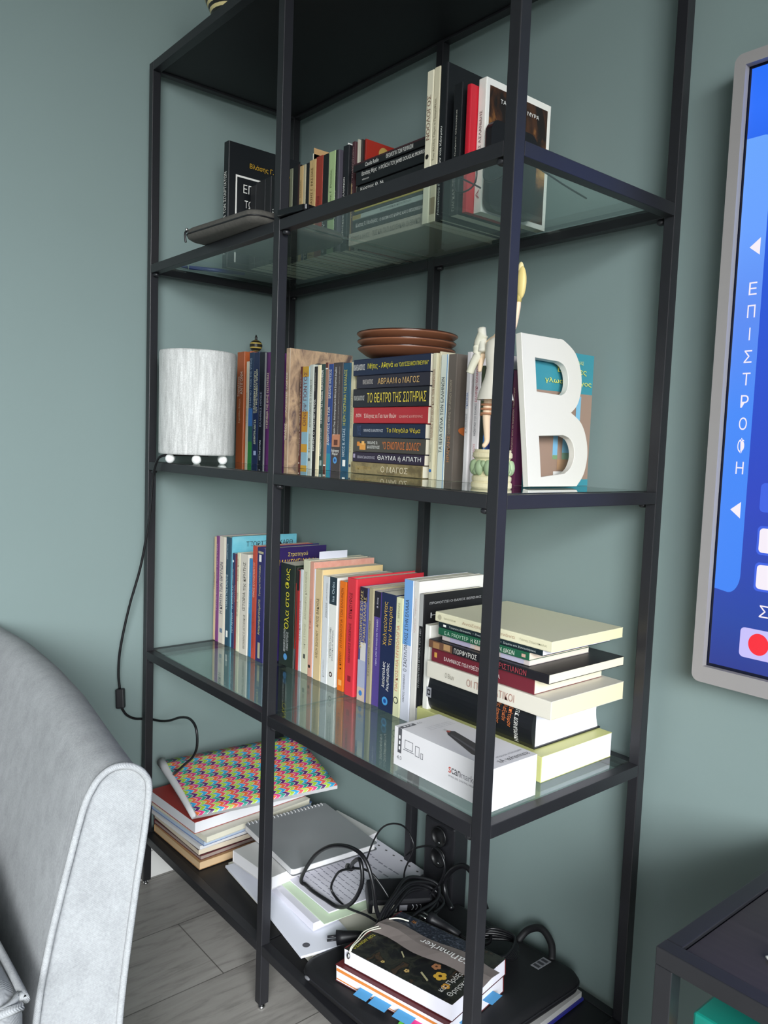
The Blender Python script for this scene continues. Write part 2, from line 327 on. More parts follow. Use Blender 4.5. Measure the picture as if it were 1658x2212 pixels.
GROUPS = ['books standing on the upper glass shelf', 'books lying flat in the upper shelf stack', 'books standing on the middle glass shelf', 'books lying flat in the middle shelf stack', 'books standing on the lower glass shelf', 'books lying flat in the lower shelf stack']
BOOKS = [
 dict(x=0.098, t=0.02, y=0.12, z=1, h=0.253, d=0.175, c='15181c', l='tall black hardback with white-framed cover title and yellow author line', tx=[('ΧΡΟΝΟΣ ΙΣΤΟΡΙΑ ΤΩΝ ΣΠΑΡΤΙΑΤΩΝ', 0.1, 0.76, 0.5, 'f2f0ea')], hard=1, g=0, ct=[('Βλάσης Γ. Ρασσιάς', 0.28, 0.92, 0.84, 0.05, 'd8a92c'), ('ΕΠΙΤΟΜΟΣ', 0.2, 0.8, 0.65, 0.07, 'f2f0ea'), ('ΤΩΝ ΣΠΑΡΤΙΑΤΩΝ', 0.22, 0.95, 0.53, 0.06, 'f2f0ea')], cp=[(0.1, 0.12, 0.05, 0.75, 'f2f0ea'), (0.1, 0.95, 0.735, 0.75, 'f2f0ea')]),
 dict(x=0.1315, t=0.0215, y=0.165, z=1, h=0.1673, d=0.14, c='17191d', l='thin black paperback, shortest of the four beside the tall black hardback', g=0),
 dict(x=0.1536, t=0.035, y=0.165, z=1, h=0.1704, d=0.14, c='1b1c20', l='wide plain black book, second from the tall black hardback', g=0),
 dict(x=0.1895, t=0.0222, y=0.165, z=1, h=0.1711, d=0.14, c='1f2023', l='charcoal book right of the wide plain black one, purple line on its edge', tx=[('', 0, 0, 0, 'f2f0ea')], g=0, bd=[(0.02, 0.98, '3a3038', 0.9, 0.98)]),
 dict(x=0.2129, t=0.0205, y=0.165, z=1, h=0.1688, d=0.14, c='131418', l='black book with downward white lettering behind the front middle post', tx=[('Μύθοι Της Σιωπής', 0.1, 0.62, 0.34, 'f2f0ea', 0.45, 1)], g=0),
 dict(x=0.2369, t=0.0105, y=0.192, z=1, h=0.185, d=0.13, c='7d8068', l='thin grey green upper shelf book right of the front middle post', g=0),
 dict(x=0.2494, t=0.0229, y=0.192, z=1, h=0.1869, d=0.14, c='17181a', l='black paperback with dark red edge right of the thin grey green book', g=0, bd=[(0, 1, '4a2220', 0.86, 1)]),
 dict(x=0.2727, t=0.0122, y=0.192, z=1, h=0.1818, d=0.14, c='d2b07a', l='narrow tan paperback right of the black book with dark red edge', tx=[('Βλάσης Γ. Ρασσιάς  Ιστορία', 0.15, 0.85, 0.4, '8a6a3a')], g=0),
 dict(x=0.2855, t=0.0088, y=0.192, z=1, h=0.1819, d=0.14, c='c9bd9c', l='slim beige booklet with a blue lower half on its spine', tx=[('Βλάσης Γ.', 0.03, 0.34, 0.5, 'f2f0ea')], g=0, bd=[(0, 0.42, '2a3566', 0, 1)]),
 dict(x=0.2948, t=0.0108, y=0.192, z=1, h=0.1821, d=0.14, c='121316', l='slim black book with thick white capitals between two tan books', tx=[('ΙΣ ΒΑΖΑΝ', 0.02, 0.5, 0.62, 'f2f0ea')], g=0),
 dict(x=0.3061, t=0.022, y=0.192, z=1, h=0.1842, d=0.14, c='d8b67e', l='wider tan paperback with brown capitals reading upward', tx=[('ΒΛΑΣΗΣ Γ. ΡΑΣΣΙΑΣ', 0.5, 0.92, 0.32, '7c5c30'), ('ΜΕΓΑΛΗ', 0.02, 0.42, 0.6, '7c5c30', 0.55)], g=0, bm=[('bookmark', 0.002, 0.042, 0, 0.207, 'c8a070'), ('bookmark', 0.0, 0.02, 0, 0.196, 'e0dcc8')]),
 dict(x=0.3286, t=0.0222, y=0.192, z=1, h=0.1856, d=0.14, c='a03a2c', l='brick red paperback between the wide tan book and a black one', tx=[('ΕΛΛΗΝΩΝ ΜΥΘΟΙ', 0.2, 0.6, 0.3, '6a201a')], g=0),
 dict(x=0.3513, t=0.0179, y=0.192, z=1, h=0.1841, d=0.14, c='121417', l='black paperback with white capitals near its foot beside the brick red one', tx=[('ΘΕΟΙΣ ΣΥΖΗΝ', 0.02, 0.44, 0.42, 'f2f0ea')], g=0),
 dict(x=0.3697, t=0.0207, y=0.192, z=1, h=0.1843, d=0.14, c='a9c08a', l='pale green paperback on the upper shelf', tx=[('Βλάσης Γ. Ρασσιάς', 0.42, 0.82, 0.34, '5c6b48'), ('ΕΞ', 0.04, 0.22, 0.6, '3c4433')], g=0),
 dict(x=0.3909, t=0.0058, y=0.192, z=1, h=0.1834, d=0.14, c='17191c', l='very slim black booklet right of the pale green paperback', tx=[('Περί Θεών και Κόσμου', 0.04, 0.6, 0.6, 'f2f0ea')], g=0),
 dict(x=0.3972, t=0.0054, y=0.192, z=1, h=0.1828, d=0.14, c='4a4650', l='very slim grey purple booklet beside the slim black one', g=0),
 dict(x=0.4031, t=0.0171, y=0.2, z=1, h=0.189, d=0.14, c='15181d', l='thick black paperback with white capitals, a white slip sticking out behind', tx=[('ΟΙ ΘΡΗΣΚΕΙΕΣ ΤΩΝ ΕΛΛΗΝΩΝ', 0.08, 0.7, 0.28, 'f2f0ea', 0.4)], g=0, bm=[('bookmark', 0.004, 0.02, 0, 0.195, 'e4e4e0')]),
 dict(x=0.4207, t=0.0083, y=0.207, z=1, h=0.1942, d=0.13, c='4a2a30', l='plum paperback with white author name behind the left end of the flat stack', tx=[('Βλάσης Γ. Ρασσιάς', 0.3, 0.95, 0.3, 'd8c8c0', 0.68), ('ιστορία και μύθος', 0.35, 0.93, 0.18, 'b09a96', 0.28)], g=0, bd=[(0, 0.62, 'b29468', 0, 0.5)]),
 dict(x=0.4295, t=0.004, y=0.212, z=1, h=0.1978, d=0.13, c='b9b4a4', l='slim off white booklet right of the plum paperback', g=0),
 dict(x=0.434, t=0.004, y=0.217, z=1, h=0.1982, d=0.13, c='2c2624', l='slim dark brown booklet right of the slim off white one', g=0),
 dict(x=0.4385, t=0.004, y=0.222, z=1, h=0.1989, d=0.125, c='8c2018', l='red book whose cover shows a golden curly head beside the flat stack', g=0, cp=[(0, 0.62, 0, 1, 'a32a1c'), (0.62, 1, 0, 1, '14161c'), (0.2, 0.46, 0.62, 0.9, 'a88a40', 1), (0.24, 0.44, 0.84, 0.97, 'b89a54', 1), (0.2, 0.3, 0.66, 0.84, '8a6c30', 1), (0.3, 0.47, 0.6, 0.8, 'c4a860', 1), (0.26, 0.5, 0.55, 0.66, '94783a', 1)], bm=[('sticky_tab', 0.04, 0.062, 0, 0.196, '3a8ac0')]),
 dict(flat=1, x=0.446, z0=1.3482, t=0.022, h=0.203, y=0.187, d=0.16, c='a8a294', l='light grey paperback at the bottom of the upper shelf flat stack', tx=[('ΣΠΥΡΟΣ Δ. ΔΗΜΟΣ', 0.04, 0.3, 0.35, '6a665e'), ('ΠΩΣ ΚΑΙ ΓΙΑΤΙ ΔΙΩΧΘΗΚΑΝ ΟΙ ΕΘΝΙΚΟΙ', 0.34, 0.95, 0.4, '5a564e')], g=1),
 dict(flat=1, x=0.452, z0=1.3706, t=0.022, h=0.197, y=0.191, d=0.155, c='262a2c', l='dark slate paperback second from the bottom of the upper flat stack', tx=[('Κώστας Π. Μανδηλάς', 0.05, 0.36, 0.42, 'f2f0ea'), ('Ο ΘΕΟΦΙΛΟΣ ΚΑΪΡΗΣ ΚΑΙ Ο ΘΕΟΣΕΒΙΣΜΟΣ', 0.39, 0.98, 0.3, 'f2f0ea')], g=1),
 dict(flat=1, x=0.45, z0=1.393, t=0.009, h=0.199, y=0.191, d=0.15, c='aab4ae', l='pale grey booklet with an ochre end lying over the dark slate paperback', tx=[('ΕΛΛΗΝΙΚΑ ΚΕΙΜΕΝΑ', 0.4, 0.8, 0.4, '6a726c')], g=1, bd=[(0, 0.12, 'a08a46', 0, 1)]),
 dict(flat=1, x=0.452, z0=1.4024, t=0.006, h=0.197, y=0.193, d=0.15, c='2c3030', l='thin charcoal booklet under the thin yellow one in the flat stack', g=1),
 dict(flat=1, x=0.452, z0=1.4088, t=0.006, h=0.197, y=0.193, d=0.15, c='c4ac2c', l='thin yellow booklet in the upper shelf flat stack', tx=[('ΜΥΘΟΙ ΚΑΙ ΘΕΟΙ', 0.5, 0.8, 0.5, '6a5a14')], g=1),
 dict(flat=1, x=0.448, z0=1.4152, t=0.022, h=0.201, y=0.191, d=0.15, c='1e3440', l='dark petrol paperback above the thin yellow booklet', g=1),
 dict(flat=1, x=0.456, z0=1.4376, t=0.014, h=0.193, y=0.193, d=0.15, c='15171a', l='black paperback with small white lettering, third from the top of the flat stack', tx=[('Κώστας Θ. Νι', 0.07, 0.4, 0.45, 'f2f0ea')], g=1),
 dict(flat=1, x=0.458, z0=1.452, t=0.024, h=0.191, y=0.19, d=0.15, c='111317', l='black paperback with bold white capitals, second from the top of the flat stack', tx=[('Θανάσης Φίχος', 0.09, 0.31, 0.38, 'f2f0ea', 0.32), ('Η ΡΟΪΚΣΗ ΤΟΥ JAMES DOUGLAS MORRISON', 0.34, 0.99, 0.42, 'f2f0ea', 0.32), ('ποίηση και ροκ', 0.1, 0.2, 0.16, 'f2f0ea', 0.72)], g=1),
 dict(flat=1, x=0.453, z0=1.4764, t=0.014, h=0.196, y=0.187, d=0.15, c='16171b', l='black paperback with a plum top edge on top of the flat stack', tx=[('Claudio Rutilio', 0.18, 0.37, 0.5, 'f2f0ea', 0.62), ('ΘΕΟΛΟΓΙΑ ΤΩΝ ΡΩΜΑΙΩΝ', 0.47, 0.82, 0.5, 'f2f0ea', 0.6)], g=1, bd=[(0, 1, '3e2026', 0, 0.25)]),
 dict(x=0.6506, t=0.0148, y=0.178, z=1, h=0.2349, d=0.15, c='e6dfc6', l='cream paperback with brown handwritten capitals right of the flat stack', tx=[('ΝΟΟΛΟΓΟΣ', 0.55, 0.84, 0.55, '8a6a5a')], g=0, dot=[(0.44, 0.5, '15130f')]),
 dict(x=0.6668, t=0.0135, y=0.178, z=1, h=0.2356, d=0.15, c='d9d0b4', l='cream paperback with thin grey lettering and sepia picture at its foot', tx=[('Του Αλέξη Τσίμα ο Προμηθέας', 0.4, 0.8, 0.42, '8a7c64')], g=0, bd=[(0.05, 0.16, '9a8c70', 0, 1)]),
 dict(x=0.6808, t=0.0161, y=0.178, z=1, h=0.2363, d=0.16, c='15171b', l='tallest black hardback on the upper shelf with white serif lettering', tx=[('Λουκιανού Περί Θεών και Κόσμου', 0.03, 0.6, 0.36, 'f2f0ea')], hard=1, g=0),
 dict(x=0.716, t=0.0177, y=0.175, z=1, h=0.1944, d=0.13, c='141519', l='black paperback leaning between the tallest black hardback and the red one', tx=[('ΓΙΑΓΚΑΣ ΤΣΕ', 0.03, 0.3, 0.3, 'b8b4a8'), ('Ομήρου Οδύσσεια', 0.45, 0.8, 0.2, 'c8c4b8')], g=0),
 dict(x=0.7429, t=0.0095, y=0.175, z=1, h=0.186, d=0.13, c='c3152a', l='bright red slim hardback on the upper shelf', tx=[('Το κόκκινο βιβλίο', 0.05, 0.4, 0.2, 'e88a80')], hard=1, g=0),
 dict(x=0.753, t=0.0163, y=0.19, z=1, h=0.1952, d=0.15, c='efece4', l='large white paperback with a dark painting on its cover behind the right front post', tx=[('ΜΑΡΚΟΣ ΑΣΛΑΝΙΔΗΣ', 0.33, 0.76, 0.3, '55504c'), ('Α', 0.1, 0.17, 0.4, 'a83040')], g=0, cp=[(0.05, 0.95, 0.04, 0.95, 'PAINT')], ct=[('ΤΑ ΧΑΜΕΝΑ ΜΥΡΑ', 0.2, 0.8, 0.86, 0.03, 'f2f0ea')]),
 dict(x=0.0171, t=0.0318, y=0.207, z=2, h=0.2475, d=0.125, c='a8572f', l='rust orange paperback with white title right of the white lamp', tx=[('Σοφοκλέους', 0.6, 0.78, 0.36, 'f0e0d0', 0.34), ('ΑΝΤΙΓΟΝΗ', 0.62, 0.82, 0.4, 'f0e0d0', 0.7), ('Ευριπίδου Βάκχαι', 0.36, 0.58, 0.3, 'e8c8a8', 0.5)], g=2),
 dict(x=0.0494, t=0.004, y=0.219, z=2, h=0.2493, d=0.12, c='b8643a', l='slim orange booklet standing behind a shorter cream one', g=2),
 dict(x=0.0587, t=0.0117, y=0.207, z=2, h=0.2247, d=0.12, c='cfc8b4', l='shorter cream booklet between the rust orange paperback and the navy ones', tx=[('ΜΥΘΟΣ ΛΟΓΟΣ', 0.4, 0.7, 0.4, '9a9484')], g=2),
 dict(x=0.0793, t=0.0186, y=0.202, z=2, h=0.2425, d=0.13, c='1d3350', l='blue paperback whose spine turns green towards its foot', tx=[('ΤΟ ΜΑΓΙΚΟ ΤΑΞΙΔΙ ΤΗΣ ΨΥΧΗΣ', 0.5, 0.95, 0.4, 'a0b4c8')], g=2, bd=[(0, 0.2, '2f7a3c', 0, 1), (0.2, 0.34, '2a5a58', 0, 1), (0.34, 0.5, '3a6aa8', 0, 1)]),
 dict(x=0.1033, t=0.0228, y=0.199, z=2, h=0.2411, d=0.13, c='1d2a4c', l='navy paperback with yellow white double title near the front middle post', tx=[('Η ΕΛΛΗΝΙΚΗ ΚΑΤΑΓΩΓΗ', 0.46, 0.83, 0.3, 'f0efc8', 0.33), ('ΤΟΥ ΧΡΙΣΤΙΑΝΙΚΟΥ ΜΥΘΟΥ', 0.46, 0.85, 0.3, 'f0efc8', 0.72), ('ΔΗΜΗΤΡΑ ΛΙΑΤΣΑ', 0.18, 0.4, 0.34, 'e8ecc8')], g=2, bd=[(0.08, 0.12, '9aa8c8', 0.3, 0.75)]),
 dict(x=0.1299, t=0.0215, y=0.197, z=2, h=0.2392, d=0.13, c='161a26', l='blackish navy paperback second from the front middle post', tx=[('ΕΛΛΗΝΕΣ ΗΡΩΕΣ', 0.34, 0.65, 0.34, '8c94a8'), ('ΚΩΣΤΑΣ ΔΟΥΚΑΣ', 0.04, 0.22, 0.28, 'c8ccd8')], g=2),
 dict(x=0.1519, t=0.0058, y=0.197, z=2, h=0.2374, d=0.12, c='8a8c8c', l='very slim grey booklet between the blackish navy and the purple book', g=2),
 dict(x=0.1614, t=0.0224, y=0.195, z=2, h=0.237, d=0.13, c='5a2660', l='purple paperback right beside the front middle post on the middle shelf', tx=[('Η ΚΩΜΩΔΙΑ ΤΗΣ ΙΕΡΗΣ ΕΚΣΤΡΑΤΕΙΑΣ', 0.33, 0.82, 0.34, 'e8d8b8', 0.4)], g=2, bd=[(0, 1, '3c1c48', 0, 0.3)]),
 dict(x=0.2543, t=0.0136, y=0.184, z=2, h=0.2381, d=0.157, c='b29a80', l='large book with brown stone relief pictures on its glossy cover', tx=[('ΚΕΛΣΟΣ', 0.23, 0.37, 0.55, 'e8e0d0', 0.4), ('ΑΛΗΘΗΣ ΛΟΓΟΣ', 0.46, 0.8, 0.4, 'e8e0d0', 0.4)], g=2, cp=[(0, 1, 0, 1, 'RELIEF'), (0.3, 0.62, 0.7, 0.9, '4a4a48', 1)], ct=[('ΚΕΛΣΟΣ', 0.22, 0.85, 0.83, 0.06, 'f0ead8')], sp='RELIEF'),
 dict(x=0.2915, t=0.0082, y=0.194, z=2, h=0.2007, d=0.14, c='5e2a24', l='slim maroon paperback with white lettering left of the sky blue and gold one', tx=[('ΦΙΛΟΣΟΦΙΑ ΚΑΙ ΖΩΗ ΣΤΗΝ ΑΡΧΑΙΑ ΡΩΜΗ', 0.12, 0.92, 0.42, 'd8c8b8')], g=2, dot=[(0.05, 0.4, 'e0d8cc')]),
 dict(x=0.3002, t=0.0228, y=0.194, z=2, h=0.2002, d=0.14, c='8fb4c4', l='sky blue and gold paperback with large brown sketched capitals', tx=[('ΟΙΝΩΨ ΠΟΝΤΟΣ', 0.42, 0.95, 0.5, '7a4a50')], g=2, bd=[(0.0, 0.03, 'c89a34', 0, 1), (0.36, 0.56, 'c8922c', 0, 1), (0.16, 0.24, 'cf9a36', 0, 1), (0.9, 1, 'c89a34', 0, 1)]),
 dict(x=0.3243, t=0.0135, y=0.194, z=2, h=0.2028, d=0.14, c='c2c6bc', l='pale grey paperback right of the sky blue and gold one', tx=[('ΑΠΟΛΛΩΝΙΟΣ Ο ΤΥΑΝΕΥΣ', 0.4, 0.86, 0.4, '566058'), ('Φ. ΦΙΛΟΣΤΡΑΤΟΣ', 0.16, 0.34, 0.3, '566058')], g=2, dot=[(0.09, 0.5, '5a605c')]),
 dict(x=0.3393, t=0.011, y=0.194, z=2, h=0.1985, d=0.13, c='1c1a1c', l='black slim paperback with spaced white capitals, middle shelf', tx=[('ΕΡΜΗΣ Ο ΤΡΙΣΜΕΓΙΣΤΟΣ', 0.18, 0.68, 0.5, 'f2f0ea'), ('λόγοι & κείμενα', 0.76, 0.94, 0.3, 'c0bcae')], g=2),
 dict(x=0.3508, t=0.0111, y=0.194, z=2, h=0.2009, d=0.13, c='efe0bc', l='plain cream page coloured paperback between a black and a dark green book', g=2),
 dict(x=0.3628, t=0.0131, y=0.194, z=2, h=0.2021, d=0.135, c='2c4440', l='dark green paperback with slanted white capitals along the whole spine', tx=[('ΟΙ ΑΠΟΡΡΗΤΕΣ ΓΝΩΣΕΙΣ ΤΩΝ ΕΛΛΗΝΩΝ', 0.44, 0.94, 0.5, 'f2f0ea', 0.42), ('ΑΡΤΕΜΙΔΩΡΟΥ ΕΥΤΥΧΟΥ', 0.13, 0.4, 0.42, 'f2f0ea', 0.42)], g=2, bd=[(0.04, 0.09, '98a8a4', 0.25, 0.75)]),
 dict(x=0.3771, t=0.009, y=0.194, z=2, h=0.204, d=0.13, c='94705e', l='slim pinkish brown paperback with two white rings', g=2, bd=[(0.0, 0.04, '5a2c24', 0, 1), (0.04, 0.05, 'f2f0ea', 0, 1), (0.94, 0.95, 'f2f0ea', 0, 1), (0.95, 1, '5a2c24', 0, 1)]),
 dict(x=0.3871, t=0.014, y=0.194, z=2, h=0.2008, d=0.135, c='26407e', l='blue paperback fading to turquoise at its foot with white capitals', tx=[('ΑΝΘΡΩΠΟΣ και ΓΑΙΑ', 0.24, 0.6, 0.5, 'f2f0ea', 0.4), ('ΒΑΣΙΛΗΣ ΧΛΕΤΣΟΣ', 0.68, 0.95, 0.5, 'f2f0ea', 0.5)], g=2, bd=[(0, 0.16, '2a8a9c', 0, 1), (0.16, 0.26, '2a6a98', 0, 1)]),
 dict(x=0.4016, t=0.0298, y=0.194, z=2, h=0.2022, d=0.14, c='443c3c', l='thick dark brown grey paperback with a square picture and round blue logo', tx=[('Υγρόν Πυρ, Δηλητηριασμένα Βέλη & Σκορπιοί-βόμβες', 0.33, 0.96, 0.22, 'f2f0ea', 0.35), ('Βιολογικός και χημικός πόλεμος στον αρχαίο κόσμο', 0.34, 0.96, 0.12, 'b8b0a8', 0.72), ('Adrienne', 0.245, 0.265, 0.0, 'f2f0ea')], g=2, bd=[(0.225, 0.34, 'c08060', 0.1, 0.92), (0.24, 0.29, '603428', 0.3, 0.7)], dot=[(0.1, 0.42, '5a9ad0'), (0.1, 0.2, '1e4a90')], htx=[('Adrienne', 0.19, 0.8, 0.022, 'f2f0ea'), ('Mayor', 0.155, 0.6, 0.022, 'f2f0ea')]),
 dict(x=0.4327, t=0.0222, y=0.194, z=2, h=0.2, d=0.15, c='23506a', l='petrol blue paperback with yellow and white capitals left of the flat stack', tx=[('Η ΙΕΡΗ ΓΚΟΓΡΑΦΙΑ ΤΗΣ ΕΛΛΑΔΟΣ', 0.43, 0.94, 0.4, 'd4cc58', 0.42), ('ΝΙΚΟΣ Β. ΛΙΤΣΑΣ', 0.14, 0.4, 0.36, 'd8e4ec', 0.42)], g=2, bd=[(0.05, 0.11, 'f2f0ea', 0.3, 0.7)]),
 dict(x=0.4571, t=0.0108, y=0.194, z=2, h=0.201, d=0.14, c='d8d0ac', l='cream paperback touching the left end of the middle shelf flat stack', tx=[('ΑΝΑΣΤΑΣΙΟΣ ΣΤΑΜΟΥ ΑΡΧΑΙΑ ΚΑΛΛΙΑΣ', 0.4, 0.75, 0.36, '8a8060'), ('ΣΤΑΜΟΣ', 0.18, 0.34, 0.34, 'b09468')], g=2, dot=[(0.06, 0.5, '4a5060')]),
 dict(flat=1, x=0.4865, z0=0.9407, t=0.0202, h=0.1886, y=0.178, d=0.15, c='8c7c58', l='khaki mottled paperback at the bottom of the middle shelf stack', tx=[('Μ. ΚΑΛΟΠΟΥΛΟΣ', 0.08, 0.3, 0.3, 'b89a58'), ('Ο ΜΑΓΟΣ', 0.45, 0.82, 0.5, 'd8ccb0')], g=3, sp='KHAKI'),
 dict(flat=1, x=0.4903, z0=0.9613, t=0.0174, h=0.1882, y=0.178, d=0.15, c='2e2438', l='plum paperback with white capitals, second from the bottom of the middle stack', tx=[('ΜΙΧΑΛΗΣ ΚΑΛΟΠΟΥΛΟΣ', 0.08, 0.34, 0.28, 'c8c4d0'), ('ΘΑΥΜΑ ή ΑΠΑΤΗ', 0.38, 0.97, 0.56, 'f2f0ea')], g=3, bd=[(0.01, 0.04, 'a89cb4', 0.2, 0.6)]),
 dict(flat=1, x=0.4909, z0=0.9791, t=0.0257, h=0.1891, y=0.178, d=0.15, c='4a4640', l='olive grey paperback with orange quoted title and a flame drawing on the spine', tx=[('ΜΙΧΑΛΗΣ Θ.', 0.22, 0.37, 0.2, 'f2f0ea', 0.34), ('ΚΑΛΟΠΟΥΛΟΣ', 0.22, 0.4, 0.2, 'f2f0ea', 0.64), ('"Ο ΕΝΟΠΛΟΣ ΔΟΛΟΣ"', 0.44, 0.95, 0.5, 'd87838')], g=3, bd=[(0.06, 0.1, 'd88838', 0.3, 0.6), (0.1, 0.19, 'e09a48', 0.4, 0.85), (0.13, 0.17, 'f0b868', 0.25, 0.5)]),
 dict(flat=1, x=0.4886, z0=1.0052, t=0.024, h=0.1895, y=0.178, d=0.15, c='1b2740', l='navy paperback with yellow rounded title, fourth from the bottom of the middle stack', tx=[('ΜΙΧΑΛΗΣ Θ. ΚΑΛΟΠΟΥΛΟΣ', 0.17, 0.45, 0.2, 'd8dce4'), ('Το Μεγάλο Ψέμα', 0.5, 0.95, 0.42, 'e6cf2c'), ('ΜΥΘΟΣ', 0.07, 0.13, 0.7, '4a5a80')], g=3),
 dict(flat=1, x=0.4893, z0=1.0296, t=0.0276, h=0.1933, y=0.178, d=0.15, c='b02c34', l='red paperback with white lettering in the middle of the middle shelf stack', tx=[('ΔΙΟΝ', 0.04, 0.12, 0.22, 'f0d8d0'), ('Έλληνες οι Γιοι των Θεών', 0.16, 0.61, 0.34, 'f0dcd0', 0.56), ('ΙΩΑΝΝΗΣ ΚΑΜΠΟΥΡΗΣ', 0.65, 0.95, 0.16, 'e8b0a8', 0.58)], g=3),
 dict(flat=1, x=0.486, z0=1.0576, t=0.0326, h=0.1975, y=0.178, d=0.15, c='22222a', l='thick black paperback with tall yellow capitals in the middle stack', tx=[('ΜΙΧΑΛΗΣ ΚΑΛΟΠΟΥΛΟΣ', 0.02, 0.17, 0.26, 'd8d8d0'), ('ΤΟ ΘΕΑΤΡΟ ΤΗΣ ΣΩΤΗΡΙΑΣ', 0.21, 0.98, 0.52, 'e6cf4a')], g=3),
 dict(flat=1, x=0.4948, z0=1.0906, t=0.0224, h=0.1894, y=0.178, d=0.15, c='2c2a36', l='dark violet paperback with gold capitals, second from the top of the middle stack', tx=[('ΜΙΧΑΛΗΣ Θ. ΚΑΛΟΠΟΥΛΟΣ', 0.1, 0.25, 0.36, 'd8d0c8'), ('ΑΒΡΑΑΜ ο ΜΑΓΟΣ', 0.32, 0.88, 0.46, 'd8b070')], g=3),
 dict(flat=1, x=0.4845, z0=1.1134, t=0.0287, h=0.1994, y=0.178, d=0.15, c='1c2640', l='navy paperback with yellow condensed title on top of the middle shelf stack', tx=[('ΜΙΧΑΛΗΣ ΚΑΛΟΠΟΥΛΟΣ', 0.01, 0.17, 0.36, 'f2f0ea'), ('Μήτις - Αθηνά', 0.21, 0.55, 0.42, 'e6d72e'), ('και "ΟΔΥΣΣΕΙΑΚΟ ΠΝΕΥΜΑ"', 0.57, 0.99, 0.24, 'e6d72e')], g=3),
 dict(x=0.6884, t=0.009, y=0.18, z=2, h=0.2011, d=0.14, c='d6ceb0', l='cream paperback with brown red condensed lettering right of the flat stack', tx=[('ΠΟΛΕΜΟΣ ΤΟΥ ΘΕΟΥ ΚΑΤΑ ΤΩΝ ΑΝΘΡΩΠΩΝ', 0.32, 0.87, 0.6, '9a6a58'), ('Εκδόσεις  Δαιδάλεος', 0.14, 0.28, 0.3, '6a6a60')], g=2, dot=[(0.07, 0.6, '2a6ab0')]),
 dict(x=0.6979, t=0.004, y=0.185, z=2, h=0.2036, d=0.14, c='d2caae', l='second cream book with a slight crease, beside the one with brown red lettering', g=2),
 dict(x=0.7072, t=0.0162, y=0.18, z=2, h=0.1976, d=0.14, c='dfe3d6', l='pale mint white paperback with dark capitals and a blue right edge', tx=[('ΤΑ ΙΕΡΑ ΟΠΛΑ ΤΩΝ ΕΛΛΗΝΩΝ', 0.22, 0.82, 0.42, '2c3a40', 0.45)], g=2, bd=[(0, 1, '6aa0d4', 0.84, 1)]),
 dict(x=0.724, t=0.0184, y=0.18, z=2, h=0.1972, d=0.15, c='6a6058', l='brown grey paperback with a large orange letter on its cover', tx=[('ΗΡΑΚΛΗΣ', 0.15, 0.36, 0.34, 'c88a58', 0.45), ('Ο ΕΞΕΡΕΥΝΗΤΗΣ ΤΟΥ ΑΡΧΑΙΟΥ ΚΟΣΜΟΥ', 0.37, 0.8, 0.26, 'c8b8a0', 0.45)], g=2, cp=[(0, 1, 0, 1, '70665e')], ct=[('Η', 0.2, 0.5, 0.86, 0.1, 'd87840'), ('ΘΕ', 0.15, 0.5, 0.75, 0.045, 'd8d0c4'), ('&', 0.2, 0.5, 0.53, 0.1, 'd87840'), ('♥', 0.05, 0.5, 0.38, 0.1, 'd87840')]),
 dict(x=0.7644, t=0.0088, y=0.18, z=2, h=0.1981, d=0.15, c='e2dcdc', l='white paperback with blue title left of the plain white grey one', tx=[('Δ. ΛΙΑΝΤΙΝΗΣ', 0.38, 0.53, 0.34, '55525c', 0.5), ('ΓΚΕΜΜΑ', 0.57, 0.69, 0.42, '3a6ab0', 0.5)], g=2),
 dict(x=0.78, t=0.0148, y=0.18, z=2, h=0.1975, d=0.15, c='e6dede', l='white paperback with red and black capitals beside the statuette', tx=[('ΕΛΛΗΝΙΚΗ ΝΟΜΑΡΧΙΑ', 0.62, 0.9, 0.34, 'b84a5a'), ('ΑΝΩΝΥΜΟΥ ΤΟΥ ΕΛΛΗΝΟΣ', 0.36, 0.61, 0.3, '4a4650'), ('ΒΙΒΛΙΑ ΓΙΑ ΟΛΟΥΣ', 0.12, 0.3, 0.26, 'c86a78')], g=2),
 dict(x=0.7962, t=0.0072, y=0.18, z=2, h=0.176, d=0.14, c='20241c', l='black and olive book with an orange ring behind the statuette', g=2, bd=[(0.6, 1, '3c4428', 0, 1), (0.58, 0.6, 'd87a3c', 0, 1)]),
 dict(x=0.8039, t=0.0092, y=0.18, z=2, h=0.1721, d=0.14, c='1c2450', l='navy book with white capitals standing behind the statuette', tx=[('ΧΟΙΚΕΛΑΚΗΣ', 0.16, 0.36, 0.4, 'e0e4ec'), ('ΤΟ ΒΙΒΛΙΟ ΠΟΥ ΕΝΩΝΕΙ', 0.42, 0.9, 0.4, 'e0e4ec')], g=2, bd=[(0.3, 0.42, '2a6ab0', 0, 1)]),
 dict(x=0.8405, t=0.0114, y=0.2, z=2, h=0.1688, d=0.14, c='6e2a50', l='purple maroon paperback right of the statuette behind the white letter', tx=[('Ο Όμηρος και οι αρχαίοι πολιτισμοί', 0.25, 0.85, 0.36, 'd8c0a0', 0.4)], g=2),
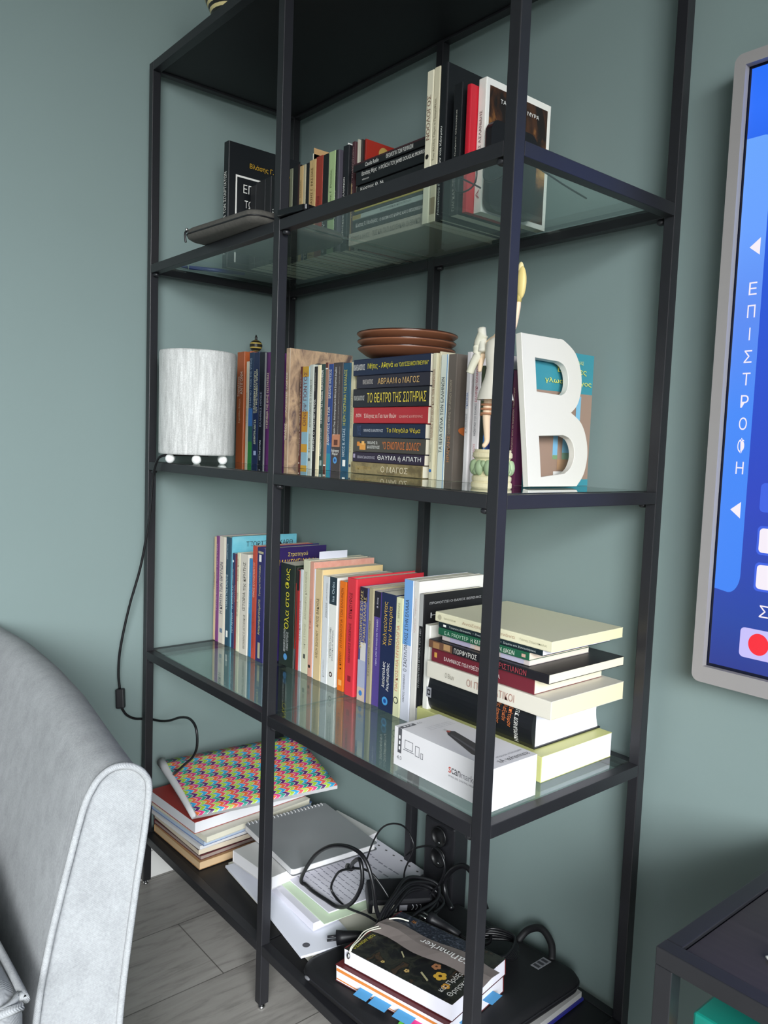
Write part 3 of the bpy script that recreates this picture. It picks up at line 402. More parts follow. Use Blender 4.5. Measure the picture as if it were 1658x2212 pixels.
 dict(x=0.8525, t=0.015, y=0.215, z=2, h=0.203, d=0.142, c='3a8a98', l='teal hardback with yellow title and ruin photograph leaning behind the white letter', hard=1, g=2, cp=[(0, 1, 0.0, 0.7, '9a8070'), (0.36, 0.44, 0.22, 0.5, '7ab0d0'), (0.52, 0.7, 0.25, 0.5, '7ab4d0'), (0.52, 0.7, 0.2, 0.25, '7a9a80'), (0.36, 0.44, 0.2, 0.23, '7a9a70'), (0.72, 0.8, 0.5, 0.68, '7ab4d0'), (0.44, 0.72, 0.12, 0.2, 'a88464'), (0, 1, 0, 0.05, '3a8a98'), (0.38, 0.8, 0.06, 0.11, 'e8e4e0')], ct=[('ΚΩΣΤΑΣ ΔΟΥΚΑΣ', 0.38, 0.8, 0.93, 0.025, 'e0e48a'), ('Έλληνες', 0.34, 0.86, 0.86, 0.055, 'e4e060'), ('γλωσσολόγος', 0.16, 0.96, 0.775, 0.045, 'e4e060')]),
 dict(x=0.0007, t=0.0094, y=0.167, z=3, h=0.2384, d=0.15, c='cfb48e', l='slim tan booklet at the left end of the lower shelf row', tx=[('Πλάτων', 0.5, 0.66, 0.5, '6a5236')], g=4),
 dict(x=0.0143, t=0.0147, y=0.165, z=3, h=0.2417, d=0.15, c='7c3a78', l='slim purple paperback, second from the left end of the lower shelf row', tx=[('Γιάννης Ευαγγ. Πάνος  ΠΕΡΙ ΨΥΧΗΣ', 0.3, 0.93, 0.4, 'c8a4c8')], g=4),
 dict(x=0.0295, t=0.0292, y=0.165, z=3, h=0.2429, d=0.15, c='d8cabc', l='cream pink paperback with navy capitals on the lower shelf', tx=[('Η ΚΡΗΤΗ ΤΩΝ ΘΡΥΛΩΝ', 0.28, 0.76, 0.42, '303050', 0.4)], g=4, bd=[(0.1, 0.14, '6a7a90', 0.25, 0.65), (0, 1, 'efe6d4', 0.72, 1)]),
 dict(x=0.0592, t=0.0207, y=0.165, z=3, h=0.2445, d=0.15, c='24485c', l='petrol paperback standing against the sky blue cover on the lower shelf', tx=[('Η ΜΑΧΗ ΤΗΣ ΚΡΗΤΗΣ', 0.34, 0.66, 0.4, 'c8dce4', 0.4), ('ΙΩΑΝΝΗΣ ΠΑΠΠΑΣ', 0.8, 0.94, 0.3, 'a8c0cc', 0.4)], g=4, bd=[(0.08, 0.14, 'f2f0ea', 0.3, 0.7)]),
 dict(x=0.0804, t=0.004, y=0.167, z=3, h=0.2466, d=0.168, c='6fb8cc', l='large sky blue book showing its cover with dark capitals, lower shelf left', g=4, cp=[(0, 1, 0, 1, 'SKYB')], ct=[('ΤΖΟΡΤΖ ΧΟΓΚΑΡΘ', 0.2, 0.93, 0.93, 0.045, '2c3438')]),
 dict(x=0.0884, t=0.0118, y=0.165, z=3, h=0.2116, d=0.14, c='26305c', l='navy paperback with white and grey capitals in front of the sky blue cover', tx=[('Ο ΚΩΔΙΚΑΣ', 0.42, 0.66, 0.5, 'c8ccd8'), ('ΤΟΥ ΛΕΥΚΟΥ', 0.16, 0.38, 0.5, 'c8ccd8'), ('Γιώργος Μπ.', 0.66, 0.84, 0.34, 'f2f0ea')], g=4, dot=[(0.92, 0.5, 'e8ecf0')]),
 dict(x=0.1006, t=0.0076, y=0.165, z=3, h=0.2108, d=0.14, c='7a2c38', l='slim maroon booklet right of the navy paperback on the lower shelf', tx=[('ΚΡΗΤΙΚΑ', 0.5, 0.68, 0.5, 'e0a8a0')], g=4),
 dict(x=0.1087, t=0.004, y=0.225, z=3, h=0.2132, d=0.125, c='1c1c1e', l='thin book with an orange yellow cover standing behind the cream ones', g=4, cp=[(0, 1, 0, 1, 'd89a30')]),
 dict(x=0.1165, t=0.0115, y=0.161, z=3, h=0.2165, d=0.14, c='e2dcbe', l='cream green paperback, bottom edge swelling, right of the maroon booklet', tx=[('Ο ΑΓΙΟΣ ΤΗΣ', 0.36, 0.6, 0.4, '6a7460'), ('Νίκος Καζ.', 0.72, 0.95, 0.36, '8a5048')], g=4),
 dict(x=0.1334, t=0.0338, y=0.159, z=3, h=0.2181, d=0.14, c='dbd3c6', l='wide off white paperback with grey serif capitals on the lower shelf', tx=[('ΙΣΤΟΡΙΑ της ΚΡΗΤΗΣ', 0.44, 0.92, 0.4, '5a5650', 0.62), ('ΘΕΟΧΑΡΗΣ Ε. ΔΕΤΟΡΑΚΗΣ', 0.06, 0.4, 0.24, '7a7468', 0.66)], g=4),
 dict(x=0.1677, t=0.0111, y=0.161, z=3, h=0.2109, d=0.14, c='2e7ab0', l='blue paperback between the wide off white and the red orange book', tx=[('Το μυστικό της Κρήτης', 0.5, 0.86, 0.4, 'a8d0e8', 0.5)], g=4, bd=[(0, 0.44, '4a7490', 0, 0.5), (0.44, 1, '3a86b8', 0, 1)]),
 dict(x=0.1841, t=0.0168, y=0.159, z=3, h=0.2401, d=0.14, c='c04a38', l='red orange paperback with pale capitals left of the indigo hardback', tx=[('ΟΙΝΟΣ ΕΛΛΗΣΠΟΝΤΟΥ', 0.55, 0.86, 0.42, 'f0c8b8'), ('Ιωάννης Ζαρκάδης', 0.1, 0.42, 0.3, '8a2c24')], g=4),
 dict(x=0.2046, t=0.0301, y=0.157, z=3, h=0.2396, d=0.155, c='2c2a62', l='indigo hardback with pale gold lettering and roman numeral beside the front middle post', tx=[('Στρατηγού ΜΑΚΡΥΓΙΑΝΝΗ', 0.58, 0.85, 0.28, 'd8d0a0', 0.5), ('Απομνημονεύματα', 0.24, 0.55, 0.36, 'd8d08a', 0.5), ('I', 0.88, 0.94, 0.3, 'f2f0ea')], hard=1, g=4, cp=[(0, 1, 0, 1, '33245c')], ct=[('Στρατηγού', 0.36, 0.68, 0.935, 0.045, 'd8c060'), ('ΜΑΚΡΥΓΙΑΝΝΗ', 0.22, 0.82, 0.87, 0.05, 'e0b848')], bd=[(0.03, 0.17, 'b8b090', 0.35, 0.65), (0.95, 0.97, 'b8b090', 0.2, 0.85)]),
 dict(x=0.2482, t=0.0523, y=0.188, z=3, h=0.2115, d=0.14, c='202c22', l='thick dark green book with large yellow title right of the front middle post', tx=[('Όλα στο Φως', 0.36, 0.96, 0.36, 'ece03a', 0.55), ('ΘΕΟΔΩΡΟΣ ΑΞΙΩΤΗΣ', 0.14, 0.36, 0.13, 'd8dcd8', 0.42), ('ΠΑΝΑΓΙΩΤΙΔΗΣ', 0.16, 0.34, 0.13, 'd8dcd8', 0.62)], g=4, dot=[(0.09, 0.26, '5a9ad0')]),
 dict(x=0.3009, t=0.0057, y=0.19, z=3, h=0.2075, d=0.14, c='2a2422', l='slim black and red book with photographic spine beside the thick dark green one', g=4, bd=[(0.2, 0.85, 'a83028', 0.3, 1), (0.0, 0.2, '7a7c84', 0, 0.6)]),
 dict(x=0.3071, t=0.0091, y=0.19, z=3, h=0.2033, d=0.14, c='b02828', l='slim scarlet booklet left of the slim white one on the lower shelf', g=4, bd=[(0.8, 1, '1c1a1a', 0, 1)]),
 dict(x=0.3167, t=0.0098, y=0.19, z=3, h=0.2066, d=0.14, c='cfd2d6', l='slim cool white booklet between the scarlet and the cream book', tx=[('ΑΤΤΙΚΑ ΜΝΗΜΕΙΑ', 0.3, 0.7, 0.4, 'b07070')], g=4),
 dict(x=0.3272, t=0.0225, y=0.19, z=3, h=0.2284, d=0.145, c='d6d4b8', l='cream paperback with faint grey lettering and small bird mark near its foot', tx=[('ΑΛΕΞΑΝΔΡΟΣ ΚΑΛΟΜΟΙΡΗΣ', 0.48, 0.9, 0.28, 'a8a48a', 0.55), ('ΝΙΚΟΣ ΣΤΑΘΗΣ', 0.22, 0.44, 0.26, 'b0ac92', 0.55)], g=4, bd=[(0.13, 0.17, '4a4c44', 0.35, 0.65)], bm=[('bookmark', 0.03, 0.1, 0, 0.243, 'd8d8e4')]),
 dict(x=0.3561, t=0.0142, y=0.186, z=3, h=0.2283, d=0.15, c='cf9884', l='pink marbled paperback showing its pink cover on the lower shelf', tx=[('Ψ Απλές Ενέργειες', 0.42, 0.68, 0.36, 'a85a50')], g=4, cp=[(0, 1, 0, 1, 'PINK')], dot=[(0.09, 0.5, '2a2220')]),
 dict(x=0.3707, t=0.0043, y=0.186, z=3, h=0.2161, d=0.14, c='dcdce4', l='very slim white booklet between the pink marbled and the tan paperback', g=4),
 dict(x=0.3782, t=0.023, y=0.184, z=3, h=0.2178, d=0.15, c='d0b88c', l='tan paperback with dark capitals reading upward right of the pink marbled one', tx=[('ΑΛΕΞΗ ΣΟΛΟΜΟΥ', 0.2, 0.45, 0.32, '6a5a3c', 0.5), ('ΑΓΙΟΣ ΒΑΚΧΟΣ', 0.48, 0.74, 0.34, '3c3424', 0.5)], g=4, cp=[(0, 1, 0, 1, 'e0c48e')]),
 dict(x=0.4033, t=0.0209, y=0.184, z=3, h=0.2079, d=0.14, c='d2d4d6', l='cool white paperback left of the one with a navy label', tx=[('ΔΙΟΝΥΣΟΣ', 0.62, 0.76, 0.2, '6a6c70', 0.7), ('μύθος & λατρεία', 0.78, 0.94, 0.18, '7a7c80', 0.7), ('ΚΑΣΤΑΝΙΩΤΗ', 0.06, 0.22, 0.2, 'a8aab0', 0.5)], g=4),
 dict(x=0.425, t=0.0246, y=0.184, z=3, h=0.2096, d=0.14, c='e0e0da', l='white paperback with a navy label at the top of its spine', tx=[('Iaa Orbis', 0.78, 0.96, 0.3, 'b8c8d0', 0.55), ('Η ΚΟΣΜΙΚΟΤΗΤΑ ΣΤΑ ΕΛΛΗΝΙΚΑ', 0.26, 0.54, 0.2, '6a6c70', 0.35), ('ΣΧΟΛΙΚΑ ΕΓΧΕΙΡΙΔΙΑ', 0.24, 0.52, 0.16, '6a6c70', 0.65)], g=4, bd=[(0.75, 1, '24343e', 0, 1)], dot=[(0.11, 0.4, '3a1c1c'), (0.11, 0.2, 'e0e0da')]),
 dict(x=0.4592, t=0.0198, y=0.182, z=3, h=0.2068, d=0.14, c='e07018', l='bright orange paperback left of the red hardback', tx=[('Κ. ΚΕΡΕΝΥΙ', 0.2, 0.36, 0.34, '7a3408', 0.5), ('Η ΜΥΘΟΛΟΓΙΑ ΤΩΝ ΕΛΛΗΝΩΝ', 0.4, 0.94, 0.36, '7a3408', 0.5)], g=4, bd=[(0.05, 0.1, 'f0a860', 0.25, 0.75)]),
 dict(x=0.4869, t=0.0274, y=0.178, z=3, h=0.2179, d=0.165, c='d03440', l='large red cloth hardback with dark lettering on the lower shelf', tx=[('ΧΑΡΑΛΑΜΠΟΣ ΘΕΟΔΩΡΙΔΗΣ', 0.28, 0.62, 0.24, '5a141c', 0.5), ('ΕΠΙΚΟΥΡΟΣ', 0.66, 0.88, 0.3, '5a141c', 0.5)], hard=1, g=4, bd=[(0.12, 0.17, '8a1c28', 0.35, 0.7)]),
 dict(x=0.5252, t=0.023, y=0.178, z=3, h=0.2067, d=0.14, c='4a4e84', l='paperback with pale blue picture spine and gold title right of the red hardback', tx=[('ΦΙΛΟΣΟΦΙΚΕΣ ΣΧΟΛΕΣ', 0.46, 0.97, 0.3, 'd8c080', 0.32), ('ΑΡΧΑΙΑΣ ΕΛΛΑΔΑΣ', 0.5, 0.92, 0.3, 'd8c080', 0.72)], g=4, bd=[(0, 0.12, 'c8b4a4', 0, 1), (0.12, 0.36, 'a8acc0', 0, 1), (0.36, 0.52, 'd0ccc8', 0.3, 1), (0.88, 1, '241c30', 0, 1)], dot=[(0.07, 0.42, '3a7ac0')]),
 dict(x=0.5486, t=0.0126, y=0.18, z=3, h=0.2084, d=0.13, c='a49a7c', l='khaki grey paperback with small dark lettering left of the purple one', tx=[('Ο ΑΥΤΟΚΡΑΤΟΡΑΣ ΤΟΥ ΙΟΥΛΙΑΝΟΥ', 0.24, 0.72, 0.3, '4a4434', 0.5)], g=4),
 dict(x=0.5617, t=0.0188, y=0.182, z=3, h=0.2045, d=0.13, c='54428a', l='purple paperback with a blackish top third on its spine', tx=[('ΠΕΡΑ ΑΠΟ ΤΟ ΚΑΛΟ ΚΑΙ ΤΟ ΚΑΚΟ', 0.36, 0.76, 0.2, 'e0d8f0', 0.6), ('Φ. Νίτσε', 0.86, 0.95, 0.26, 'c8c4d0', 0.55)], g=4, bd=[(0.78, 1, '24222e', 0, 1)]),
 dict(x=0.586, t=0.0378, y=0.178, z=3, h=0.2068, d=0.14, c='1f2a4c', l='thick navy paperback with gold two line title and round blue logo', tx=[('Χαλκεύοντας', 0.56, 0.93, 0.3, 'd8b04a', 0.36), ('την Ιστορία', 0.57, 0.9, 0.3, 'd8b04a', 0.72), ('Απόστολος', 0.2, 0.42, 0.24, 'f2f0ea', 0.36), ('Λυμπερίδης', 0.18, 0.42, 0.24, 'f2f0ea', 0.66)], g=4, dot=[(0.09, 0.4, '4a9ad4'), (0.09, 0.2, '1e4a90')]),
 dict(x=0.627, t=0.0175, y=0.176, z=3, h=0.2055, d=0.13, c='dcdcb4', l='pale yellow cream paperback with coral capitals and round seal at its foot', tx=[('ΠΑΓΚΟΣΜΙΑ ΜΥΘΟΛΟΓΙΑ', 0.22, 0.77, 0.42, 'cc7a64', 0.5), ('Γ. ΒΕΡΝΑΡΔ', 0.8, 0.96, 0.24, '8a886c', 0.5)], g=4, dot=[(0.14, 0.7, '2c3430'), (0.14, 0.5, 'dcdcb4')]),
 dict(x=0.646, t=0.0226, y=0.176, z=3, h=0.2394, d=0.15, c='d8dae6', l='sky blue over white paperback with black slanted capitals', tx=[('Ο ΣΑΟΥΛ-ΠΑΥΛΟΣ ΣΤΗΝ ΕΛΛΑΔΑ', 0.35, 0.86, 0.36, '2c3440', 0.45), ('ΜΑΡΙΟΣ ΜΑΜΑΝΕΑΣ', 0.13, 0.33, 0.2, '4a4c58', 0.4)], g=4, bd=[(0.54, 1, '74a4dc', 0, 1)]),
 dict(x=0.6702, t=0.0135, y=0.176, z=3, h=0.2402, d=0.155, c='dcd8d2', l='tall white paperback showing its plain white cover near the right front post', tx=[('Χρίστος Ζαφείρης', 0.64, 0.88, 0.34, 'c8a8a4', 0.5)], g=4, cp=[(0, 1, 0, 1, 'e6e2dc')]),
 dict(x=0.6874, t=0.01, y=0.174, z=3, h=0.2217, d=0.14, c='1c1c1e', l='black paperback with grey spaced capitals on its cover against the tall white one', tx=[('Η ΠΟΛΙΤΙΚΗ ΙΣΤΟΡΙΑ ΤΟΥ 1821', 0.3, 0.74, 0.36, 'b8b8b8', 0.5)], g=4, bd=[(0.76, 1, 'a8a8a6', 0, 1), (0, 0.14, 'c8c8c4', 0, 0.6)], ct=[('ΠΡΟΛΟΓΙΖΕΙ Ο ΘΑΝΟΣ ΒΕΡΕΜΗΣ', 0.08, 0.95, 0.93, 0.018, 'b0b0b0'), ('Η ΕΠΟΧΗ', 0.1, 0.9, 0.84, 0.04, 'd0d0d0')]),
 dict(x=0.7069, t=0.0119, y=0.17, z=3, h=0.1749, d=0.13, c='e4e2da', l='short white booklet squeezed behind the lower shelf flat stack', g=4),
 dict(t=0.0375, x=0.7, h=0.256, y=0.166, d=0.168, c='c8c884', l='thick pale yellow book at the bottom of the lower shelf flat stack', p='eceaf2', flat=1, z0=0.5319, g=5),
 dict(t=0.058, x=0.702, h=0.231, y=0.176, d=0.16, c='15171c', l='fat black dictionary with orange spine lettering under the thick white paperback', hard=1, bulge=0.006, concave=1, p='e8e6ee', bd=[(0.06, 0.11, '9a9aa0', 0.36, 0.64), (0.07, 0.1, '15171c', 0.42, 0.58), (0.077, 0.093, '9a9aa0', 0.46, 0.54)], flat=1, z0=0.5698, g=5, vtx=[('Π.Κ. ΔΟΡΜΠΑΡΑΚΗ', 0.86, 0.12, 0.92, 0.02, 'f2f0ea'), ('ἐπίτομον', 0.8, 0.1, 0.6, 0.026, 'd87840'), ('λεξικόν', 0.755, 0.1, 0.5, 0.024, 'd87840'), ('τῆς ἀρχαίας', 0.7, 0.05, 0.62, 0.026, 'd87840'), ('ἑλληνικῆς', 0.655, 0.04, 0.55, 0.026, 'd87840')]),
 dict(t=0.0262, x=0.729, h=0.245, y=0.157, d=0.172, c='dcd6c8', l='thick white paperback with brown red capitals lying on the fat black dictionary', tx=[('Ο Βίων', 0.17, 0.25, 0.3, '8a8478'), ('ΟΙ ΠΡΑΓΜΑΤΙΚΟΙ', 0.36, 0.74, 0.42, 'b08478')], p='ead9b4', flat=1, z0=0.6282, g=5),
 dict(t=0.0222, x=0.735, h=0.206, y=0.16, d=0.16, c='6e2430', l='maroon paperback with white capitals in the lower shelf flat stack', tx=[('ΕΛΛΗΝΙΚΟΣ ΠΟΛΥΘΕΪΣΜΟΣ - ΘΕΩΡΙΑ', 0.14, 0.7, 0.34, 'e8d8d4')], bd=[(0.03, 0.06, 'c89a4a', 0.3, 0.65)], p='e6dcc0', flat=1, z0=0.6548, g=5),
 dict(t=0.0135, x=0.733, h=0.236, y=0.155, d=0.178, c='1d1b20', l='black paperback with sepia picture and red capitals above the maroon one', tx=[('ΠΟΡΦΥΡΙΟΣ', 0.24, 0.44, 0.62, 'e0dcd4'), ('ΚΑΤΑ ΧΡΙΣΤΙΑΝΩΝ', 0.48, 0.84, 0.58, 'a8404a')], bd=[(0, 0.22, '6a4a38', 0, 1), (0.04, 0.1, 'a07850', 0.2, 0.9), (0.14, 0.2, 'b08a60', 0.1, 0.8)], p='e8e0c4', flat=1, z0=0.6774, g=5),
 dict(t=0.0085, x=0.752, h=0.174, y=0.165, d=0.14, c='c8bcb8', l='thin pale patterned booklet under the green paperback in the lower stack', bd=[(0.1, 0.35, 'b0a8c0', 0, 1), (0.4, 0.6, 'd0b8a8', 0, 1), (0.7, 0.95, 'b4b0c4', 0, 1)], p='e4d8c8', flat=1, z0=0.6913, g=5),
 dict(t=0.0115, x=0.748, h=0.181, y=0.16, d=0.14, c='1f5a40', l='green paperback with pale capitals in the lower shelf flat stack', tx=[('Ε.Α. ΡΑΟΥΤΕΡ', 0.08, 0.36, 0.5, 'b8d8c0'), ('Η ΚΑΤΑΓΩΓΗ ΤΩΝ ΔΙΚΩΝ', 0.39, 0.86, 0.55, 'e0e8d8')], bd=[(0.93, 0.97, 'c8a090', 0.3, 0.7)], p='e6d4c0', flat=1, z0=0.7002, g=5),
 dict(t=0.0085, x=0.748, h=0.204, y=0.16, d=0.16, c='14242a', l='thin blackish green paperback right under the topmost cream book', tx=[('Γιώργος Θεοτοκάς  •  Πνευματική πορεία  •  Σημεία και Συναντήσεις', 0.12, 0.95, 0.42, 'c8d0cc')], bd=[(0.05, 0.08, 'f2f0ea', 0.3, 0.7)], p='e8e4ec', flat=1, z0=0.7121, g=5),
 dict(t=0.015, x=0.742, h=0.227, y=0.158, d=0.168, c='dfd9ba', l='cream paperback with reddish lettering on top of the lower shelf flat stack', tx=[('Εκδόσεις Βιβλιοπ.', 0.09, 0.2, 0.24, 'a8a488'), ('Αναζητώντας κανόνα', 0.26, 0.72, 0.4, 'b89a80'), ('Γιάννης Σταματόπουλος', 0.76, 0.97, 0.28, 'a8a488')], dot=[(0.045, 0.55, 'b4ae94')], p='ecdcb0', flat=1, z0=0.721, g=5),
]
for o in BOOKS:
    o['g'] = GROUPS[o['g']]; o.setdefault('p', 'e9e2cf'); o.setdefault('tx', []); book(o)

# ------------------------------------------------------------------ lamp on the middle shelf
LX, LY, LZ = .118, .060, Z2L+.0010
lamp = empty('table_lamp', (LX, LY, LZ), 'small table lamp with a white string drum shade and round white feet', 'lamp')
m = MB()
prof = [(.0735, .0185), (.0755, .0195), (.0760, .023), (.0765, .12), (.0770, .222), (.0758, .2255), (.0735, .226), (.0725, .222), (.0722, .03), (.0735, .0185)]
m.lathe(prof, (0, 0, 0), SHADE, 96, False); m.build('lamp_shade', lamp, smooth=True)
m = MB(); m.lathe([(.070, .0185), (.073, .0185), (.073, .0225), (.070, .0225), (.004, .0225), (.004, .0185)], (0, 0, 0), mat('e8e8e6', .5), 48); m.lathe([(.014, .0225), (.016, .04), (.016, .075), (.010, .078)], (0, 0, 0), mat('d8d8d6', .5), 20); m.build('base_plate', lamp, smooth=False)
for k in range(6):
    a = R(-27+60*k); m = MB(); m.ell((.060*math.cos(a), .060*math.sin(a), .0094), (.0094, .0094, .0094), mat('f4f4f2', .3), 20, 14); m.build('ball_foot', lamp, smooth=True)
cp = [(.150, .070, .9575), (.125, .03, .9575), (.098, -.006, .954), (.075, -.009, .937), (.060, -.0085, .905), (.052, -.008, .86), (.043, -.009, .811), (.025, -.018, .717), (.010, -.036, .629), (.000, -.050, .541), (-.002, -.053, .486), (-.001, -.050, .452)]
m = MB(); m.tube(spline(cp, 6), .0027, RUBBER, 8)
cp2 = [(-.004, -.045, .409), (-.006, -.033, .390), (-.009, -.014, .377), (-.0095, .006, .372), (-.004, .026, .368), (.030, .032, .3735), (.071, .033, .387), (.120, .032, .408), (.165, .031, .418), (.195, .030, .407), (.200, .030, .372), (.185, .029, .345), (.150, .030, .318), (.100, .033, .281), (.068, .040, .264), (.03, .052, .263), (.006, .07, .235)]
m.tube(spline(cp2, 6), .0027, RUBBER, 8)
for i, p in enumerate(m.v): m.v[i] = (p[0]-LX, p[1]-LY, p[2]-LZ)
cord = m.build('power_cord', lamp, smooth=True)
m = MB(); m.box((-.0085, -.009, -.021), (.0085, .009, .021), PLAST); sw = m.build('inline_switch', cord, bevel=.003); sw.location = (-.002-LX, -.048-LY, .430-LZ); sw.rotation_euler = (R(4), R(-8), R(-35))
m = MB(); m.ell((-.003, -.0095, -.002), (.0028, .0015, .0035), mat('a8a8aa', .3), 10, 8)
for i, p in enumerate(m.v): m.v[i] = p
bt = m.build('switch_button', cord, smooth=True); bt.location = sw.location; bt.rotation_euler = sw.rotation_euler

# small ornament on top of the books behind the lamp
m = MB(); oz = .2523
orn = empty('ornament', (.033, .245, Z2L+oz+.0012), 'small black and gold striped oval ornament on top of the books', 'ornament')
prof = [(.002+.0125*math.sin(math.pi*i/12), .022*(1-math.cos(math.pi*i/12))/2*1.15) for i in range(13)]
for i in range(12): m.lathe([prof[i], prof[i+1]], (0, 0, 0), mat('b8a050' if i % 3 == 1 else '26221c', .35), 20, False)
m.build('body', orn, smooth=True)
m = MB(); m.lathe([(.004, .0245), (.0025, .028), (.0032, .031), (.001, .037)], (0, 0, 0), mat('1c1a18', .4), 12); m.build('finial', orn, smooth=True)

# patterned pot on the very top, only its foot in view
pot = empty('plant_pot', (.250, .052, ZT), 'black pot with gold angular line pattern on top of the bookshelf', 'pot')
m = MB(); cols = ['d8c890', '1c1a16']
prof = [(.030, 0)]+[(.030+.05*(i/22)**.8, .004+.11*i/22) for i in range(23)]
for i in range(len(prof)-1): m.lathe([prof[i], prof[i+1]], (0, 0, 0), mat(cols[(i//1) % 2], .4), 28, i == 0)
m.build('body', pot, smooth=True)

# ------------------------------------------------------------------ plates
def plate(x, y, z, r, lab, tilt=0):
    o = MB(); T = mat('86553c', .4); G = mat('3c2218', .2)
    o.lathe([(r*.55, 0), (r*.82, .004), (r*.97, .013), (r, .0155)], (0, 0, 0), T, 56); o.lathe([(r, .0155), (r*1.002, .0168), (r*.985, .0179)], (0, 0, 0), G, 56, False)
    o.lathe([(r*.985, .0179), (r*.95, .0172), (r*.8, .007), (r*.5, .0042), (.001, .004)], (0, 0, 0), G, 56, False)
    ob = o.build('plate', smooth=True); ob.location = (x, y, z); ob.rotation_euler = (0, tilt, 0)
    return tag(ob, lab, 'plate', 'terracotta plates on the middle shelf stack')
PZ = Z2L+.0015+.0206+.0178+.0262+.0245+.0282+.0332+.0229+.0293+.0004*8
plate(.535, .258, PZ+.0006, .088, 'lowest of three brown glazed terracotta plates on the flat book stack')
plate(.535, .258, PZ+.0136, .089, 'middle one of three brown glazed terracotta plates on the flat book stack')
plate(.536, .258, PZ+.0266, .091, 'topmost of three brown glazed terracotta plates on the flat book stack')

# ------------------------------------------------------------------ big letter B
def arc(pts): return [tuple(p)[:2] for p in spline([(a, b, 0) for a, b in pts], 6)]
BO = [(0, 0), (.118, 0)]+arc([(.118, 0), (.138, .018), (.150, .045), (.149, .072), (.137, .094), (.112, .108), (.112, .108)])+arc([(.112, .108), (.131, .122), (.143, .146), (.144, .172), (.132, .198), (.104, .214), (.090, .215)])+[(0, .215)]
H1 = [(.029, .134)]+arc([(.090, .132), (.103, .138), (.110, .150), (.110, .166), (.102, .178), (.088, .183)])+[(.029, .184)]
H2 = [(.029, .012)]+arc([(.088, .017), (.105, .026), (.116, .042), (.116, .058), (.107, .070), (.090, .075)])+[(.029, .072)]
cu = bpy.data.curves.new('letter_b', 'CURVE'); cu.dimensions = '2D'; cu.fill_mode = 'BOTH'; cu.extrude = .0045; cu.bevel_depth = .0008
for lp in (BO, H1, H2):
    cl = [lp[0]]
    for p in lp[1:]:
        if (Vector(p)-Vector(cl[-1])).length > 4e-4: cl.append(p)
    s = cu.splines.new('POLY'); s.points.add(len(cl)-1); s.use_cyclic_u = True
    for pt, (a, b) in zip(s.points, cl): pt.co = (a, b, 0, 1)
tmp = bpy.data.objects.new('tmp', cu); me = tmp.to_mesh()
vs = [(v.co.x*.90, v.co.y, v.co.z) for v in me.vertices]; fs = [tuple(p.vertices) for p in me.polygons]; tmp.to_mesh_clear(); bpy.data.objects.remove(tmp); bpy.data.curves.remove(cu)
m = MB(); m.add(vs, fs, mat('d8d4ca', .35)); lb = m.build('letter_b')
s_ax = Vector((.02, 1, 0)).normalized(); lean = R(7.5)
t_ax = Vector((-math.sin(lean), 0, math.cos(lean))); t_ax = (t_ax-s_ax*t_ax.dot(s_ax)).normalized(); n_ax = s_ax.cross(t_ax)
o0 = Vector((.902, .168, Z2L+.0035))
lb.matrix_world = Matrix(((s_ax.x, t_ax.x, n_ax.x, o0.x), (s_ax.y, t_ax.y, n_ax.y, o0.y), (s_ax.z, t_ax.z, n_ax.z, o0.z), (0, 0, 0, 1)))
tag(lb, 'large white letter B leaning on the teal book, middle shelf', 'letter')

# ------------------------------------------------------------------ statuette behind the right front post
ST = (.900, .098, Z2L+.0010)
stt = empty('statuette', ST, 'painted warrior statuette on a round pedestal behind the right front post', 'statuette')
IV, SK, GN, BR = mat('e8dcb4', .5), mat('ecd0b0', .5), mat('9cb088', .55), mat('b07a58', .5)
m = MB(); m.lathe([(.026, 0), (.0275, .002), (.0275, .007), (.0255, .009), (.0265, .011), (.0265, .0155), (.0235, .018), (.0235, .039), (.0265, .042), (.0265, .047), (.0245, .049), (.0245, .052)], (0, 0, 0), IV, 36); ped = m.build('pedestal', stt, smooth=False, bevel=0)
m = MB()
for k in range(12):
    a = 2*math.pi*k/12; m.ell((.0245*math.cos(a), .0245*math.sin(a), .028), (.0065, .0065, .0105), GN, 10, 8); m.ell((.0255*math.cos(a+.26), .0255*math.sin(a+.26), .023+.010*(k % 2)), (.004, .004, .005), GN, 8, 6)
m.build('leaf_relief', ped, smooth=True)
def skin(name, V, E, Rr, mt, parent, sub=2):
    me = bpy.data.meshes.new(name); me.from_pydata(V, E, []); o = bpy.data.objects.new(name, me); COL.objects.link(o); o.parent = parent
    me.materials.append(mt)
    sk = o.modifiers.new('skin', 'SKIN'); sk.use_smooth_shade = True
    for i, r in enumerate(Rr): me.skin_vertices[0].data[i].radius = (r, r*.9); me.skin_vertices[0].data[i].use_root = (i == 0)
    s = o.modifiers.new('subdivision', 'SUBSURF'); s.levels = sub; s.render_levels = sub
    return o
